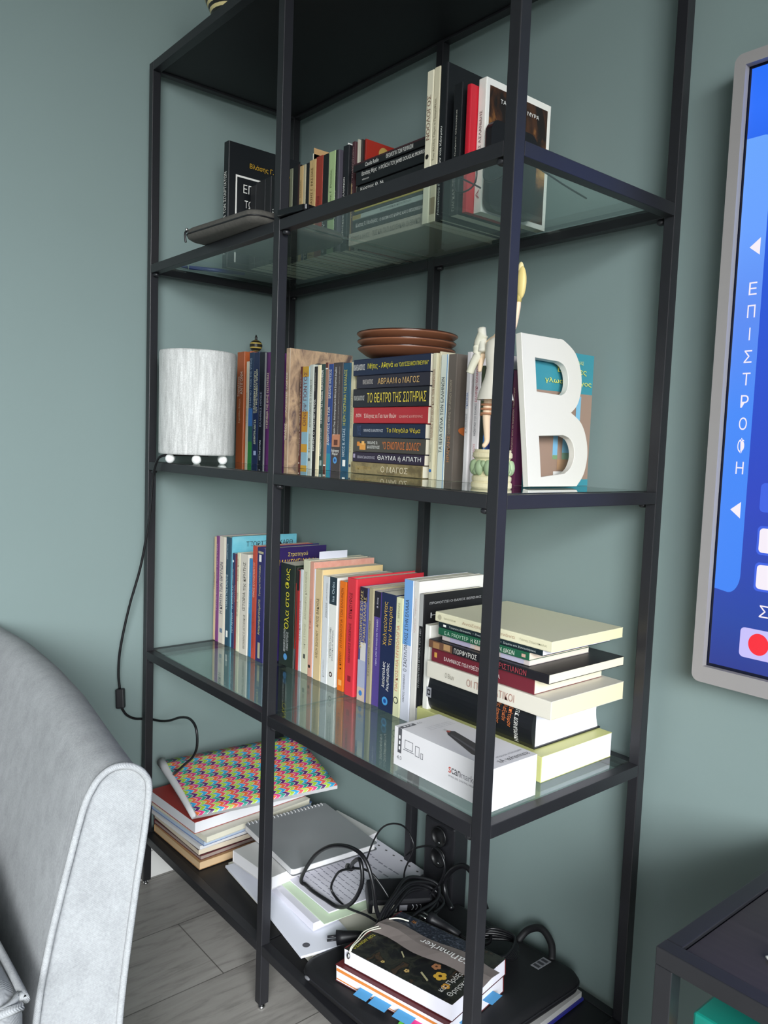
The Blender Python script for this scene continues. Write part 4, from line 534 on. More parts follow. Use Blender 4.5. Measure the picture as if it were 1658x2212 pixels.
# pelvis root, spine, neck, head, legs, arms (right arm raised)
V = [(0, 0, .140), (0, 0, .160), (.004, 0, .182), (.006, -.001, .198), (.010, -.002, .208), (.013, -.003, .217), (.013, -.002, .226),
     (-.009, 0, .132), (-.012, -.003, .098), (-.013, .002, .062), (-.013, -.006, .055), (.009, 0, .132), (.011, .002, .098), (.012, .004, .062), (.012, -.004, .055),
     (-.014, 0, .196), (-.024, -.003, .178), (-.021, -.010, .162), (-.018, -.014, .155), (.014, 0, .197), (.025, .002, .214), (.030, .002, .236), (.031, .002, .246)]
E_ = [(0, 1), (1, 2), (2, 3), (3, 4), (4, 5), (5, 6), (0, 7), (7, 8), (8, 9), (9, 10), (0, 11), (11, 12), (12, 13), (13, 14), (3, 15), (15, 16), (16, 17), (17, 18), (3, 19), (19, 20), (20, 21), (21, 22)]
RR = [.0125, .0115, .0145, .011, .0055, .0085, .0055, .009, .0062, .0042, .0032, .009, .0062, .0042, .0032, .006, .0046, .0036, .003, .006, .0046, .0038, .0034]
skin('figure', V, E_, RR, SK, stt)
m = MB(); m.lathe([(.0245, .118), (.0215, .130), (.0155, .148), (.0135, .160), (.0165, .178), (.0150, .194), (.008, .200)], (0, 0, 0), mat('e6dfd0', .6), 24, False); m.build('tunic', stt, smooth=True)
m = MB(); m.ell((.013, 0, .224), (.0095, .0105, .007), mat('d8c894', .4), 16, 10); m.tube(spline([(.013, -.010, .228), (.013, -.004, .236), (.013, .006, .236), (.013, .013, .226)], 5), .003, mat('c8b46a', .5), 8); m.build('helmet', stt, smooth=True)
m = MB()
for z in (.100, .106, .112): m.tube([(-.012+.0078*math.cos(a*math.pi/8), -.002+.0078*math.sin(a*math.pi/8), z) for a in range(16)], .0016, BR, 6, True)
m.build('sandal_strap', stt, smooth=True)
m = MB(); m.tube(spline([(-.022, -.006, .206), (-.028, -.008, .192), (-.027, -.010, .178), (-.033, -.012, .164), (-.036, -.014, .154)], 5), .0075, mat('d8d4c0', .6), 10, r1=.005); m.tube(spline([(-.027, -.004, .214), (-.022, -.006, .196), (-.018, -.010, .182)], 5), .006, mat('dcd8c8', .6), 8); m.build('drapery', stt, smooth=True)
m = MB(); m.ell((.0335, .002, .268), (.0075, .005, .021), mat('d8c27c', .5), 14, 12); m.ell((.0305, .003, .283), (.005, .004, .012), mat('e2d09a', .5), 10, 8); m.tube([(.031, .002, .244), (.032, .002, .256)], .0034, mat('c8b46a', .5)); m.build('torch', stt, smooth=True)

# ------------------------------------------------------------------ upper shelf small things
def rrect(w, h, r, n=6):
    out = []
    for cx, cy, a0 in ((w-r, r, -90), (w-r, h-r, 0), (r, h-r, 90), (r, r, 180)):
        for k in range(n+1): a = R(a0+90*k/n); out.append((cx+r*math.cos(a), cy+r*math.sin(a)))
    return out
def slabobj(name, w, h, t, r, mt, parent=None, bevel=.002):
    m = MB(); m.prism(rrect(w, h, r), 0, t, mt); return m.build(name, parent, bevel=bevel)
# laptop sleeve overhanging the front bar
slv = empty('laptop_sleeve', (.246, -.040, Z1L+.0012), 'dark grey felt laptop sleeve lying on the upper shelf, overhanging its front', 'sleeve', rot=(0, 0, R(4)))
pc = rrect(.222, .205, .022, 8)
def ring(sc, z): return [((x-.111)*sc+.111, (y-.1025)*sc+.1025, z) for x, y in pc]
m = MB(); lv = [(.93, .0), (.985, .004), (1, .008), (.995, .0105), (1, .013), (.99, .018), (.95, .0215), (.8, .0235)]; n = len(pc); vs = []
for sc, z in lv: vs += ring(sc, z)
fs = [(i*n+k, i*n+(k+1) % n, (i+1)*n+(k+1) % n, (i+1)*n+k) for i in range(len(lv)-1) for k in range(n)]+[tuple(range(n-1, -1, -1)), tuple((len(lv)-1)*n+k for k in range(n))]
m.add(vs, fs, FELT); m.build('body', slv, smooth=True)
m = MB(); m.tube([(x*1.003, y*1.003-.0004, .0105) for x, y, z in ring(1.0, 0)], .0012, mat('17171a', .5), 6, True); zp = m.build('zip', slv, smooth=True)
m = MB(); m.tube(spline([(.020, -.003, .0150), (.020, -.006, .010), (.0205, -.006, .000), (.021, -.005, -.006)], 5), .0019, mat('19191c', .3), 8); m.ell((.020, -.003, .017), (.003, .003, .003), STEEL, 10, 8); m.build('zip_pull', zp, smooth=True)
o = slabobj('smartphone', .072, .066, .009, .008, mat('0c0c10', .2)); o.location = (.510, -.010, Z1L+.0012); o.rotation_euler = (0, 0, R(8)); tag(o, 'black smartphone lying flat beside the front middle post', 'phone')
m = MB(); m.tube([(0, 0, 0), (.0, .118, 0)], .0042, mat('2a3a8c', .35), 10); m.tube([(0, -.003, 0), (0, -.020, 0)], .0034, mat('20306e', .35), 10, r1=.001); o = m.build('pen', smooth=True); o.location = (.03, .08, Z1L+.0056); o.rotation_euler = (0, 0, R(-20)); tag(o, 'blue pen lying behind the dark grey sleeve', 'pen')
# black case leaning on the white framed book, and the glasses
cs = slabobj('black_case', .104, .130, .013, .016, mat('141418', .4)); cs.matrix_world = Matrix(((0, 0, 1, .7745), (1, 0, 0, .186), (0, 1, 0, Z1L+.0015), (0, 0, 0, 1))); tag(cs, 'black rounded case standing against the white paperback with a painting', 'case')
gl = empty('eyeglasses', (.780, .118, Z1L+.0012), 'thin black framed eyeglasses lying folded open before the red hardback', 'eyeglasses', rot=(0, 0, R(-6)))
FR = mat('17171c', .3)
for cx in (.028, .092):
    lp = [(cx+.025*math.copysign(abs(math.cos(a))**.75, math.cos(a)), 0, .022+.018*math.copysign(abs(math.sin(a))**.75, math.sin(a))) for a in [2*math.pi*k/28 for k in range(28)]]
    m = MB(); m.tube(lp, .0013, FR, 6, True); f = m.build('frame_rim', gl, smooth=True)
    m = MB(); m.add(lp, [tuple(range(28))], GLASS); m.build('lens', f)
m = MB(); m.tube(spline([(.052, 0, .026), (.060, -.002, .030), (.068, 0, .026)], 4), .0014, FR, 6); m.build('bridge', gl, smooth=True)
for x in (.003, .117):
    m = MB(); m.tube(spline([(x, .001, .03), (x, .012, .031), (x+(.002 if x > .05 else 0), .040, .027)]+([(x, .10, .014), (x, .150, .004)] if x > .05 else [(x, .050, .025)]), 5), .0013, FR, 6); m.build('temple', gl, smooth=True)

# ------------------------------------------------------------------ scanner box on the lower shelf
Z3 = Z3L+.0012
WB = mat('dcdadc', .5); bx = empty('product_box', (.786, .043, Z3), 'white cardboard box with a pen scanner picture on the lower shelf', 'box')
m = MB(); bw, bd_, bh = .190, .088, .0565
m.box((0, 0, 0), (bw, bd_, bh), WB); e = .0003; dk = '3a3a40'
m.quad((bw+e, .002, .0035), (bw+e, bd_-.002, .0035), (bw+e, bd_-.002, .0045), (bw+e, .002, .0045), mat('d4d2d8'))
# front: icons and lettering
def fq(a, b, c, d, col, k=1): m.quad((a, -e*k, c), (b, -e*k, c), (b, -e*k, d), (a, -e*k, d), mat(col))
fq(.008, .016, .020, .0565, '55555a'); fq(.0105, .0135, .041, .046, 'e8e8e8', 2); fq(.0105, .0135, .033, .038, 'e8e8e8', 2); fq(.0105, .0135, .025, .030, 'e8e8e8', 2)
def frame_(a, b, c, d, wv=.0009):
    fq(a, b, c, c+wv, '6a6a70'); fq(a, b, d-wv, d, '6a6a70'); fq(a, a+wv, c, d, '6a6a70'); fq(b-wv, b, c, d, '6a6a70')
frame_(.023, .040, .030, .043); fq(.020, .043, .0275, .0285, '6a6a70'); frame_(.045, .054, .026, .041); frame_(.0565, .0615, .0255, .034)
text(m, '4.0', lambda gx, gy: (.007+.010*gx, -e, .010+.006*gy), '6a6a70')
text(m, 's', lambda gx, gy: (.112+.005*gx, -e, .026+.008*gy), 'c0402c'); text(m, 'can', lambda gx, gy: (.1175+.017*gx, -e, .026+.008*gy), '2a2a2e'); text(m, 'marker Air', lambda gx, gy: (.136+.048*gx, -e, .026+.009*gy), '7a7a80')
text(m, 'WIRELESS DIGITAL HIGHLIGHTER', lambda gx, gy: (.112+.066*gx, -e, .0205+.0026*gy), '6a6a70')
# top: strip, lettering, pen picture
m.quad((.008, .0, bh+e), (.016, 0, bh+e), (.016, .028, bh+e), (.008, .028, bh+e), mat('55555a'))
for y in (.006, .012, .018): m.quad((.0105, y, bh+2*e), (.0135, y, bh+2*e), (.0135, y+.004, bh+2*e), (.0105, y+.004, bh+2*e), mat('e8e8e8'))
text(m, '4.0', lambda gx, gy: (.015-.006*gy, .032+.009*gx, bh+e), '9a9a9e')
text(m, 'scanmarker Air', lambda gx, gy: (.183-.010*gy, .082-.060*gx, bh+e), '4a4a50'); text(m, 'WIRELESS DIGITAL HIGHLIGHTER', lambda gx, gy: (.169-.004*gy, .082-.05*gx, bh+e), '8a8a90')
for k in range(3): text(m, 'Σαρώνει, διαβάζει, μεταφράζει', lambda gx, gy: (.034+.005*k-.003*gy, .030+.05*gx, bh+e), 'b0b0b4')
pen = [(.058, .048), (.066, .056), (.150, .040), (.158, .030), (.152, .016), (.140, .014), (.070, .038)]
m.add([(x, y, bh+e) for x, y in pen], [tuple(range(7))], mat('3a3a3e')); m.add([(x, y, bh+2*e) for x, y in [(.072, .043), (.148, .026), (.150, .020), (.074, .039)]], [(0, 1, 2, 3)], mat('55555a'))
m.add([(x, y, bh+2*e) for x, y in [(.058, .048), (.062, .052), (.066, .046), (.062, .043)]], [(0, 1, 2, 3)], mat('b05048')); m.add([(x, y, bh+e) for x, y in [(.050, .051), (.058, .050), (.060, .045), (.053, .045)]], [(0, 1, 2, 3)], mat('c8c8c8'))
m.build('carton', bx, bevel=0)

# ------------------------------------------------------------------ bottom shelf, left: stack of notebooks
ZB = ZBL+.0003
GS = 'books and notebooks stacked at the left of the bottom shelf'
def flatbook(x0, y0, wx, wy, z, t, col, pcol, lab, yaw=0, group=GS, name='book', top=(), hard=0, cat='book', spine='x'):
    """lying book, spine along its left (x0) side, page block seen at front and right"""
    r = empty(name, (x0, y0, z), lab, cat, group, (0, 0, R(yaw)))
    k = .0016 if hard else .0007; m = MB()
    if spine == 'x': prof = [(wx, 0), (.001, 0), (0, .001), (0, t-.001), (.001, t), (wx, t), (wx, t-k), (k+.0005, t-k), (k+.0005, k), (wx, k)]; m.v = []; n = len(prof); m.add([(a, 0, b) for a, b in prof]+[(a, wy, b) for a, b in prof], [tuple(range(n)), tuple(range(2*n-1, n-1, -1))]+[(i, n+i, n+(i+1) % n, (i+1) % n) for i in range(n)], M(col))
    for i, (a, b, c, d, cc) in enumerate(top): m.quad((a*wx, c*wy, t+EPS*(1+i*.5)), (b*wx, c*wy, t+EPS*(1+i*.5)), (b*wx, d*wy, t+EPS*(1+i*.5)), (a*wx, d*wy, t+EPS*(1+i*.5)), M(cc))
    m.build('cover', r); p = MB(); p.box((k+.0006, .0012, k+.0001), (wx-.001, wy-.0012, t-k-.0001), mat(pcol, .75)); p.build('pages', r)
    return r
z = ZB
for (x0, y0, wx, wy, t, col, pcol, lab, yaw) in [
    (.020, .022, .205, .29, .0160, 'b08a60', 'd8b890', 'tan edged book at the very bottom of the notebook stack', 1.5),
    (.016, .024, .203, .28, .0085, '6a2830', 'a09088', 'maroon and violet booklet second from the bottom of the notebook stack', 2.5),
    (.010, .026, .205, .28, .0120, '4a3430', 'e0d2bc', 'cream paged book with dark brown cover in the notebook stack', 1),
    (.006, .020, .212, .28, .0085, 'd8d6d4', 'e0dede', 'pale grey notebook below the blue and turquoise one', 3),
    (.008, .022, .216, .28, .0105, '6a86b4', 'b8c6d8', 'blue and turquoise workbook in the middle of the notebook stack', 4),
    (.006, .018, .228, .27, .0120, 'd8d4c4', 'e4dfcc', 'cream booklet under the thick red covered exercise book', 5),
    (.012, .014, .196, .28, .0240, 'a83a34', 'e6e6ea', 'thick exercise book with red cover and white pages near the top of the notebook stack', 3)]:
    flatbook(x0, y0, wx, wy, z+.0003, t, col, pcol, lab, yaw); z += t+.0004
ZN = z
# chevron notebook, tilted, back resting on the shelf side
t = NT('chevron_rainbow_cover', .35); c = t.n('ShaderNodeTexCoord'); sp = t.n('ShaderNodeSeparateXYZ'); t.l(c.outputs['UV'], sp.inputs[0])
U, Vv = sp.outputs[0], sp.outputs[1]
row = t.math('MULTIPLY', Vv, 15.0); fr = t.math('FRACT', row); tri = t.math('ABSOLUTE', t.math('SUBTRACT', fr, .5)); rid = t.math('FLOOR', row)
cc_ = t.math('ADD', t.math('ADD', t.math('MULTIPLY', U, 30.0), t.math('MULTIPLY', tri, 1.7)), t.math('MULTIPLY', rid, 2.37))
pal = ['e8703a', 'd83a7a', '2a9a88', '5a2a6a', 'a8cc3a', '3aa8d8', 'e85a5a', 'b8d050']
idx = t.math('FRACT', t.math('DIVIDE', t.math('FLOOR', cc_), 8.0))
rc = t.ramp(t.math('ADD', idx, .01), [(i/8, p) for i, p in enumerate(pal)], True)
gap = t.math('GREATER_THAN', t.math('FRACT', cc_), .84)
mxx = t.n('ShaderNodeMix', data_type='RGBA'); t.l(gap, mxx.inputs[0]); t.l(rc, mxx.inputs[6]); mxx.inputs[7].default_value = lin('d8d4d0'); t.base(mxx.outputs[2]); CHEV = t.m
N0 = Vector((.214, .026, ZN+.016)); L0 = Vector((.028, .040, ZN+.066)); R0 = Vector((.318, .300, ZN+.048))
nb = empty('notebook', N0, 'ring notebook with rainbow chevron cover tilted on top of the notebook stack', 'notebook', GS)
def surf(u, v, h=0):   # u along N->R, v along N->L
    p = N0+(R0-N0)*u+(L0-N0)*v; nrm = (R0-N0).cross(L0-N0).normalized()
    return p+nrm*(h+.010*math.sin(math.pi*v)*.5*(1-u*.3)) - N0
nu, nv = 14, 10; vs = [surf(i/nu, j/nv) for j in range(nv+1) for i in range(nu+1)]
fs = [(j*(nu+1)+i, j*(nu+1)+i+1, (j+1)*(nu+1)+i+1, (j+1)*(nu+1)+i) for j in range(nv) for i in range(nu)]
me = bpy.data.meshes.new('cover'); me.from_pydata([tuple(v) for v in vs], [], fs); uvl = me.uv_layers.new(name='UVMap')
for p in me.polygons:
    p.use_smooth = True
    for li in p.loop_indices:
        k = me.loops[li].vertex_index; uvl.data[li].uv = ((k % (nu+1))/nu, (k//(nu+1))/nv)
me.materials.append(CHEV); cov = bpy.data.objects.new('cover', me); COL.objects.link(cov); cov.parent = nb
so = cov.modifiers.new('solid', 'SOLIDIFY'); so.thickness = .0006; so.offset = 1
pg = MB(); top = [surf(i/nu, j/nv, -.0011) for j in range(nv+1) for i in range(nu+1)]
bot = [surf(i/nu, j/nv, -.0135+.004*(i/nu)) for j in range(nv+1) for i in range(nu+1)]
bot = [Vector((b.x-.012*(1-(k % (nu+1))/nu) , b.y, b.z)) for k, b in enumerate(bot)]
nn_ = len(top); rim = [i for i in range(nu+1)]+[j*(nu+1)+nu for j in range(1, nv+1)]+[nv*(nu+1)+i for i in range(nu-1, -1, -1)]+[j*(nu+1) for j in range(nv-1, 0, -1)]
pg.add(top+bot, fs+[tuple(nn_+k for k in f[::-1]) for f in fs]+[(rim[i], nn_+rim[i], nn_+rim[(i+1) % len(rim)], rim[(i+1) % len(rim)]) for i in range(len(rim))], PAGEW)
pg.build('pages', nb, smooth=False)
m = MB(); m.tube([surf(.0, v/6, -.007)+Vector((-.010, -.002, 0)) for v in range(7)], .006, PAGEW, 10, r1=.011); m.build('folded_back_sheets', nb, smooth=True)

# ------------------------------------------------------------------ bottom shelf, middle: loose papers and the spiral notebook
GP = 'loose papers and pads in the middle of the bottom shelf'
def sheets(name, corners, z0, z1, mt, lab, cat, bend=None, group=GP, extra=None):
    x0 = min(c[0] for c in corners); y0 = min(c[1] for c in corners)
    r = empty(name, (x0, y0, z0), lab, cat, group); m = MB(); n = 10
    a, b, c, d = [Vector((p[0]-x0, p[1]-y0, 0)) for p in corners]
    g = lambda u, v: a*(1-u)*(1-v)+b*u*(1-v)+c*u*v+d*(1-u)*v
    hb = bend or (lambda u, v: 0)
    bt = [g(i/n, j/n)+Vector((0, 0, hb(i/n, j/n))) for j in range(n+1) for i in range(n+1)]; tp = [p+Vector((0, 0, z1-z0)) for p in bt]
    f = [(j*(n+1)+i, j*(n+1)+i+1, (j+1)*(n+1)+i+1, (j+1)*(n+1)+i) for j in range(n) for i in range(n)]; N = len(bt)
    rim = [i for i in range(n+1)]+[j*(n+1)+n for j in range(1, n+1)]+[n*(n+1)+i for i in range(n-1, -1, -1)]+[j*(n+1) for j in range(n-1, 0, -1)]
    m.add(bt+tp, [tuple(k for k in q[::-1]) for q in f]+[tuple(N+k for k in q) for q in f]+[(rim[i], rim[(i+1) % len(rim)], N+rim[(i+1) % len(rim)], N+rim[i]) for i in range(len(rim))], mt)
    if extra: extra(m, lambda u, v, k=1: tuple(g(u, v)+Vector((0, 0, z1-z0+hb(u, v)+.0003*k))))
    m.build('sheets', r, smooth=False); return r
sheets('paper_stack', [(.262, .072), (.605, .040), (.600, .330), (.262, .352)], ZB, ZB+.018, mat('d6d4c6', .75), 'thick cream paper pad at the bottom of the loose papers', 'papers')
def hole(m, f):
    for (u, v) in ((.93, .2),): m.add([tuple(Vector(f(u, v))+Vector((.0065*math.cos(a*math.pi/8), .0065*math.sin(a*math.pi/8), 0))) for a in range(16)], [tuple(range(16))], mat('55555c'))
sheets('paper_sheet', [(.275, .058), (.600, .020), (.622, .120), (.290, .170)], ZB+.0185, ZB+.0225, mat('dcdee8', .7), 'white punched sheet with its corner hanging over the front of the bottom shelf', 'papers', bend=lambda u, v: .006*(1-v)*(1-abs(2*u-1)), extra=hole)
def scribble(m, f):
    random.seed(7)
    for r in range(9):
        u = .12
        while u < .9:
            wd = random.uniform(.02, .07); v = .12+.085*r+random.uniform(-.006, .006)
            m.add([f(u, v), f(u+wd, v+.004), f(u+wd, v+.016), f(u, v+.012)], [(0, 1, 2, 3)], mat('8a8a98')); u += wd+random.uniform(.01, .03)
def punch(m, f):
    scribble(m, f)
    for k in range(9): m.add([tuple(Vector(f(.06+.11*k, .95))+Vector((.0032*math.cos(a*math.pi/6), .0022*math.sin(a*math.pi/6), 0))) for a in range(12)], [tuple(range(12))], mat('4a4848'))
sheets('paper_stack', [(.330, .085), (.560, .072), (.556, .345), (.332, .352)], ZB+.0255, ZB+.040, mat('d8d6e0', .75), 'white perforated writing pad with handwriting, second layer of the loose papers', 'papers', extra=punch)
sheets('paper_sheet', [(.395, .095), (.575, .085), (.588, .235), (.410, .250)], ZB+.0405, ZB+.0415, mat('cfe0c4', .7), 'pale green sheet peeking out under the handwritten page', 'papers')
sheets('paper_sheet', [(.385, .112), (.560, .105), (.572, .250), (.398, .262)], ZB+.0418, ZB+.0440, mat('dedce6', .7), 'handwritten white page lying in front of the grey spiral notebook', 'papers', bend=lambda u, v: .004*u, extra=scribble)
flatbook(.300, .060, .13, .27, ZB+.0408, .024, 'c8c6c4', 'd8d6d8', 'white pad of curled pages under the grey spiral notebook', 4, GP, 'notepad', cat='notepad')
# spiral notebook: corners spiral front, near, far, spiral back
sn = empty('notebook', (.244, .118, ZB+.0655), 'grey covered spiral notebook lying on the loose papers', 'notebook', GP, (0, 0, R(-5)))
m = MB(); m.prism(rrect(.205, .190, .006), .0012, .0125, PAGEW); m.build('pages', sn); m = MB(); m.prism(rrect(.208, .193, .006), .0126, .0136, mat('8c8e90', .3)); m.prism(rrect(.208, .193, .006), 0, .001, mat('5c5e62', .3)); m.build('cover', sn)
for k in range(22):
    y = .008+.0083*k; m = MB(); m.tube([(.0035+.0075*math.cos(a*math.pi/7), y, .0068+.0085*math.sin(a*math.pi/7)) for a in range(14)], .0011, mat('d8d8d8', .3), 6, True); m.build('spiral_ring', sn, smooth=True)

# ------------------------------------------------------------------ bottom shelf, right: bag with books, paper block, cables
TL = -math.atan(.055)
flat_t = lambda x: .055*(x-.612)
sheets('paper_stack', [(.740, .030), (.942, .060), (.930, .335), (.730, .335)], ZB+.0042, ZB+.0135, mat('b8b6b4', .8), 'block of white papers under the right end of the black bag', 'papers', group='things under the black bag')
sheets('folder', [(.740, .026), (.945, .056), (.933, .337), (.730, .337)], ZB, ZB+.0040, mat('2a2c8a', .5), 'thin blue folder at the very bottom under the white paper block', 'folder', group='things under the black bag')
bag = empty('laptop_bag', (.612, .006, ZB+.0006), 'flat black laptop bag lying on the right of the bottom shelf', 'bag', rot=(0, TL, 0))
BAGM = cloudy('black_nylon', [(0, '0e0e11'), (1, '17171b')], 300, rough=.6)
pc = rrect(.322, .334, .028, 8); n = len(pc); vs = []; lv = [(.95, 0), (.99, .003), (1, .008), (.998, .0125), (1, .016), (.985, .021), (.94, .0235), (.7, .0240)]
for sc, zz in lv: vs += [((x-.161)*sc+.161, (y-.167)*sc+.167, zz) for x, y in pc]
m = MB(); m.add(vs, [(i*n+k, i*n+(k+1) % n, (i+1)*n+(k+1) % n, (i+1)*n+k) for i in range(len(lv)-1) for k in range(n)]+[tuple(range(n-1, -1, -1)), tuple((len(lv)-1)*n+k for k in range(n))], BAGM); m.build('body', bag, smooth=True)
m = MB(); m.tube([(x*1.002, y*1.002, .0125) for x, y in pc], .0013, mat('26262a', .35), 6, True); m.ell((.03, -.002, .0125), (.007, .0025, .003), mat('707074', .35), 10, 6); m.build('zip', bag, smooth=True)
m = MB(); m.box((.250, .285, .0238), (.266, .318, .0245), mat('8a8a90', .4))
for k in range(3): m.quad((.252, .288+.010*k, .0247), (.264, .288+.010*k, .0247), (.264, .294+.010*k, .0247), (.252, .294+.010*k, .0247), mat('3a3a40'))
m.build('label_patch', bag)
m = MB(); m.tube(spline([(.19, .325, .022), (.20, .338, .040), (.225, .343, .052), (.25, .338, .040), (.262, .325, .022)], 6), .006, BAGM, 10); m.build('carry_handle', bag, smooth=True)
def on_bag(x, y, dz): return (x, y, ZB+.0256+flat_t(x)+dz)
YW = 9.6
def tilted(name, x, y, dz, lab, cat, g=None):
    o = empty(name, on_bag(x, y, dz), lab, cat, g); o.rotation_euler = (Matrix.Rotation(TL, 3, 'Y') @ Matrix.Rotation(R(YW), 3, 'Z')).to_euler(); return o
GB = 'paperbacks lying on the black laptop bag'
b2 = tilted('book', .690, .024, 0, 'white edged paperback with orange stripes and blue tabs lying on the black bag', 'book', GB)
m = MB(); wx, wy, tt = .216, .148, .026
m.box((0, 0, tt-.0008), (wx, wy, tt), mat('5a1c20')); m.box((0, 0, 0), (wx, wy, .0008), mat('5a1c20')); m.box((0, wy-.0012, .0008), (wx, wy, tt-.0008), mat('5a1c20')); m.build('cover', b2)
m = MB(); m.box((.001, .001, .0009), (wx-.001, wy-.0014, tt-.0009), mat('e8e6ee', .7)); m.quad((.0015, .0008, tt*.60), (wx-.0015, .0008, tt*.60), (wx-.0015, .0008, tt*.76), (.0015, .0008, tt*.80), mat('d8823a')); m.quad((.0015, .0008, tt*.10), (wx*.6, .0008, tt*.08), (wx*.6, .0008, tt*.13), (.0015, .0008, tt*.18), mat('d8823a')); m.build('pages', b2)
for (a, b_, zz, cc, fx) in [(.052, .078, .40, '4a9ad0', 0), (.082, .114, .38, '4a9ad0', 0), (.128, .160, .42, '4a9ad0', 0), (.150, .176, .30, 'e83a88', 0), (.140, .156, .22, '6ac84a', 0), (.090, .118, .6, '4a9ad0', 1), (.030, .050, .5, '4a9ad0', 1)]:
    m = MB()
    if fx: m.box((wx-.004, a, zz*tt), (wx+.016, b_, zz*tt+.0003), mat(cc, .5))
    else: m.add([(a, .004, zz*tt), (b_, .004, zz*tt), (b_, -.016, zz*tt-.003), (a, -.016, zz*tt-.003)], [(0, 1, 2, 3)], mat(cc, .5))
    m.build('sticky_tab', b2)
b1 = tilted('book', .697, .034, .0268, 'paperback with dark painted flower cover on top of the pile on the black bag', 'book', GB)
m = MB(); wx, wy, tt = .208, .141, .0255
m.box((0, 0, tt-.0008), (wx, wy, tt), PM['FLOWER']); m.box((0, 0, 0), (wx, wy, .0008), mat('4a1a1c')); m.box((0, wy-.001, .0008), (wx, wy, tt-.0008), mat('6a2024'))
m.quad((.002, wy*.60, tt+EPS), (.150, wy*.60, tt+EPS), (.150, wy-.002, tt+EPS), (.002, wy-.002, tt+EPS), PM['STARS'])
m.quad((.001, 0, tt+EPS), (.003, 0, tt+EPS), (.003, wy, tt+EPS), (.001, wy, tt+EPS), mat('7a2428'))
def fl(cx, cy, r, c1, c2):
    for k in range(5):
        a = 2*math.pi*k/5; m.add([(cx+r*.62*math.cos(a)+r*.5*math.cos(b*math.pi/6), cy+r*.62*math.sin(a)+r*.5*math.sin(b*math.pi/6), tt+EPS*(2+k*.2)) for b in range(12)], [tuple(range(12))], mat(c1))
    m.add([(cx+r*.3*math.cos(b*math.pi/6), cy+r*.3*math.sin(b*math.pi/6), tt+EPS*4) for b in range(12)], [tuple(range(12))], mat(c2))
fl(.158, .040, .0095, 'e0b040', '3a2418'); fl(.178, .026, .006, 'd89a38', '3a2418'); fl(.140, .055, .007, 'b07850', '5a3a28'); fl(.112, .018, .004, 'c8a868', '4a3a28'); fl(.070, .012, .003, 'c8b068', '4a3a28')
for (p, q_, r_) in (((.075, .050), (.088, .040), .0014), ((.130, .028), (.150, .018), .0018)): m.quad((p[0], p[1], tt+EPS*2), (q_[0], q_[1], tt+EPS*2), (q_[0], q_[1]+r_*2, tt+EPS*2), (p[0], p[1]+r_*2, tt+EPS*2), mat('b8b088'))
text(m, 'ΤΟΝ ΔΙΟΝΥΣΟ', lambda gx, gy: (.010+.006*gy, .058-.050*gx, tt+EPS*3), 'c8c040')
text(m, 'ΠΑ', lambda gx, gy: (.036+.008*gx, wy-.016+.006*gy, tt+EPS*3), 'd88a30')
text(m, 'Θρησκεία', lambda gx, gy: (.200-.012*gy, .012+.055*gx, tt+EPS*3), 'e8e6e0'); text(m, 'και Πράξις', lambda gx, gy: (.184-.012*gy, .012+.060*gx, tt+EPS*3), 'e8e6e0')
m.build('cover', b1); m = MB(); m.box((.0008, .0008, .0009), (wx-.0008, wy-.0012, tt-.0009), mat('e8e6f0', .7)); m.build('pages', b1)
# grey pouch strip with lettering and cords
ps = tilted('pen_pouch', .697, .034, .0530, 'taupe fabric pen pouch with white lettering lying on the flower cover', 'pouch')
m = MB(); PT = mat('857a76', .8); pw, ph = .222, .047; ox, oy = -.002, .060
sg = [(ox+pw*i/12, oy+.004*math.sin(i*.9)+.002*i/12) for i in range(13)]
vs = [(x, y, .0008+.0016*math.sin(math.pi*i/12)) for i, (x, y) in enumerate(sg)]+[(x, y+ph*.5, .0040+.001*math.sin(i)) for i, (x, y) in enumerate(sg)]+[(x, y+ph-.002*math.sin(i*.7), .0008) for i, (x, y) in enumerate(sg)]
m.add(vs, [(r*13+i, r*13+i+1, (r+1)*13+i+1, (r+1)*13+i) for r in range(2) for i in range(12)], PT)
text(m, 'can', lambda gx, gy: (ox+.180-.034*gx, oy+.033-.012*gy, .0056), 'f4f2f0'); text(m, 'marker', lambda gx, gy: (ox+.144-.058*gx, oy+.033-.013*gy, .0056), 'f4f2f0'); text(m, 's', lambda gx, gy: (ox+.193-.010*gx, oy+.033-.012*gy, .0054), 'd84a30')
pb = m.build('fabric', ps, smooth=False)
m = MB(); m.tube(spline([(.006, .076, .004), (-.002, .050, .004), (.004, .026, .003), (.010, .004, .002), (.012, -.004, -.010)], 6), .0010, mat('d8d6c8', .6), 6); m.tube(spline([(.012, .074, .004), (.004, .052, .005), (.008, .026, .004), (.012, .004, .002), (.014, -.004, -.012)], 6), .0010, mat('c8c6b8', .6), 6); m.tube(spline([(.004, .104, .003), (.014, .116, .003), (.032, .122, .002)], 5), .0012, mat('e0ded0', .6), 6); m.build('drawstring', ps, smooth=True)
m = MB(); m.ell((.0125, -.004, -.006), (.0035, .003, .005), STEEL, 12, 8); m.build('cord_stopper', ps, smooth=True)

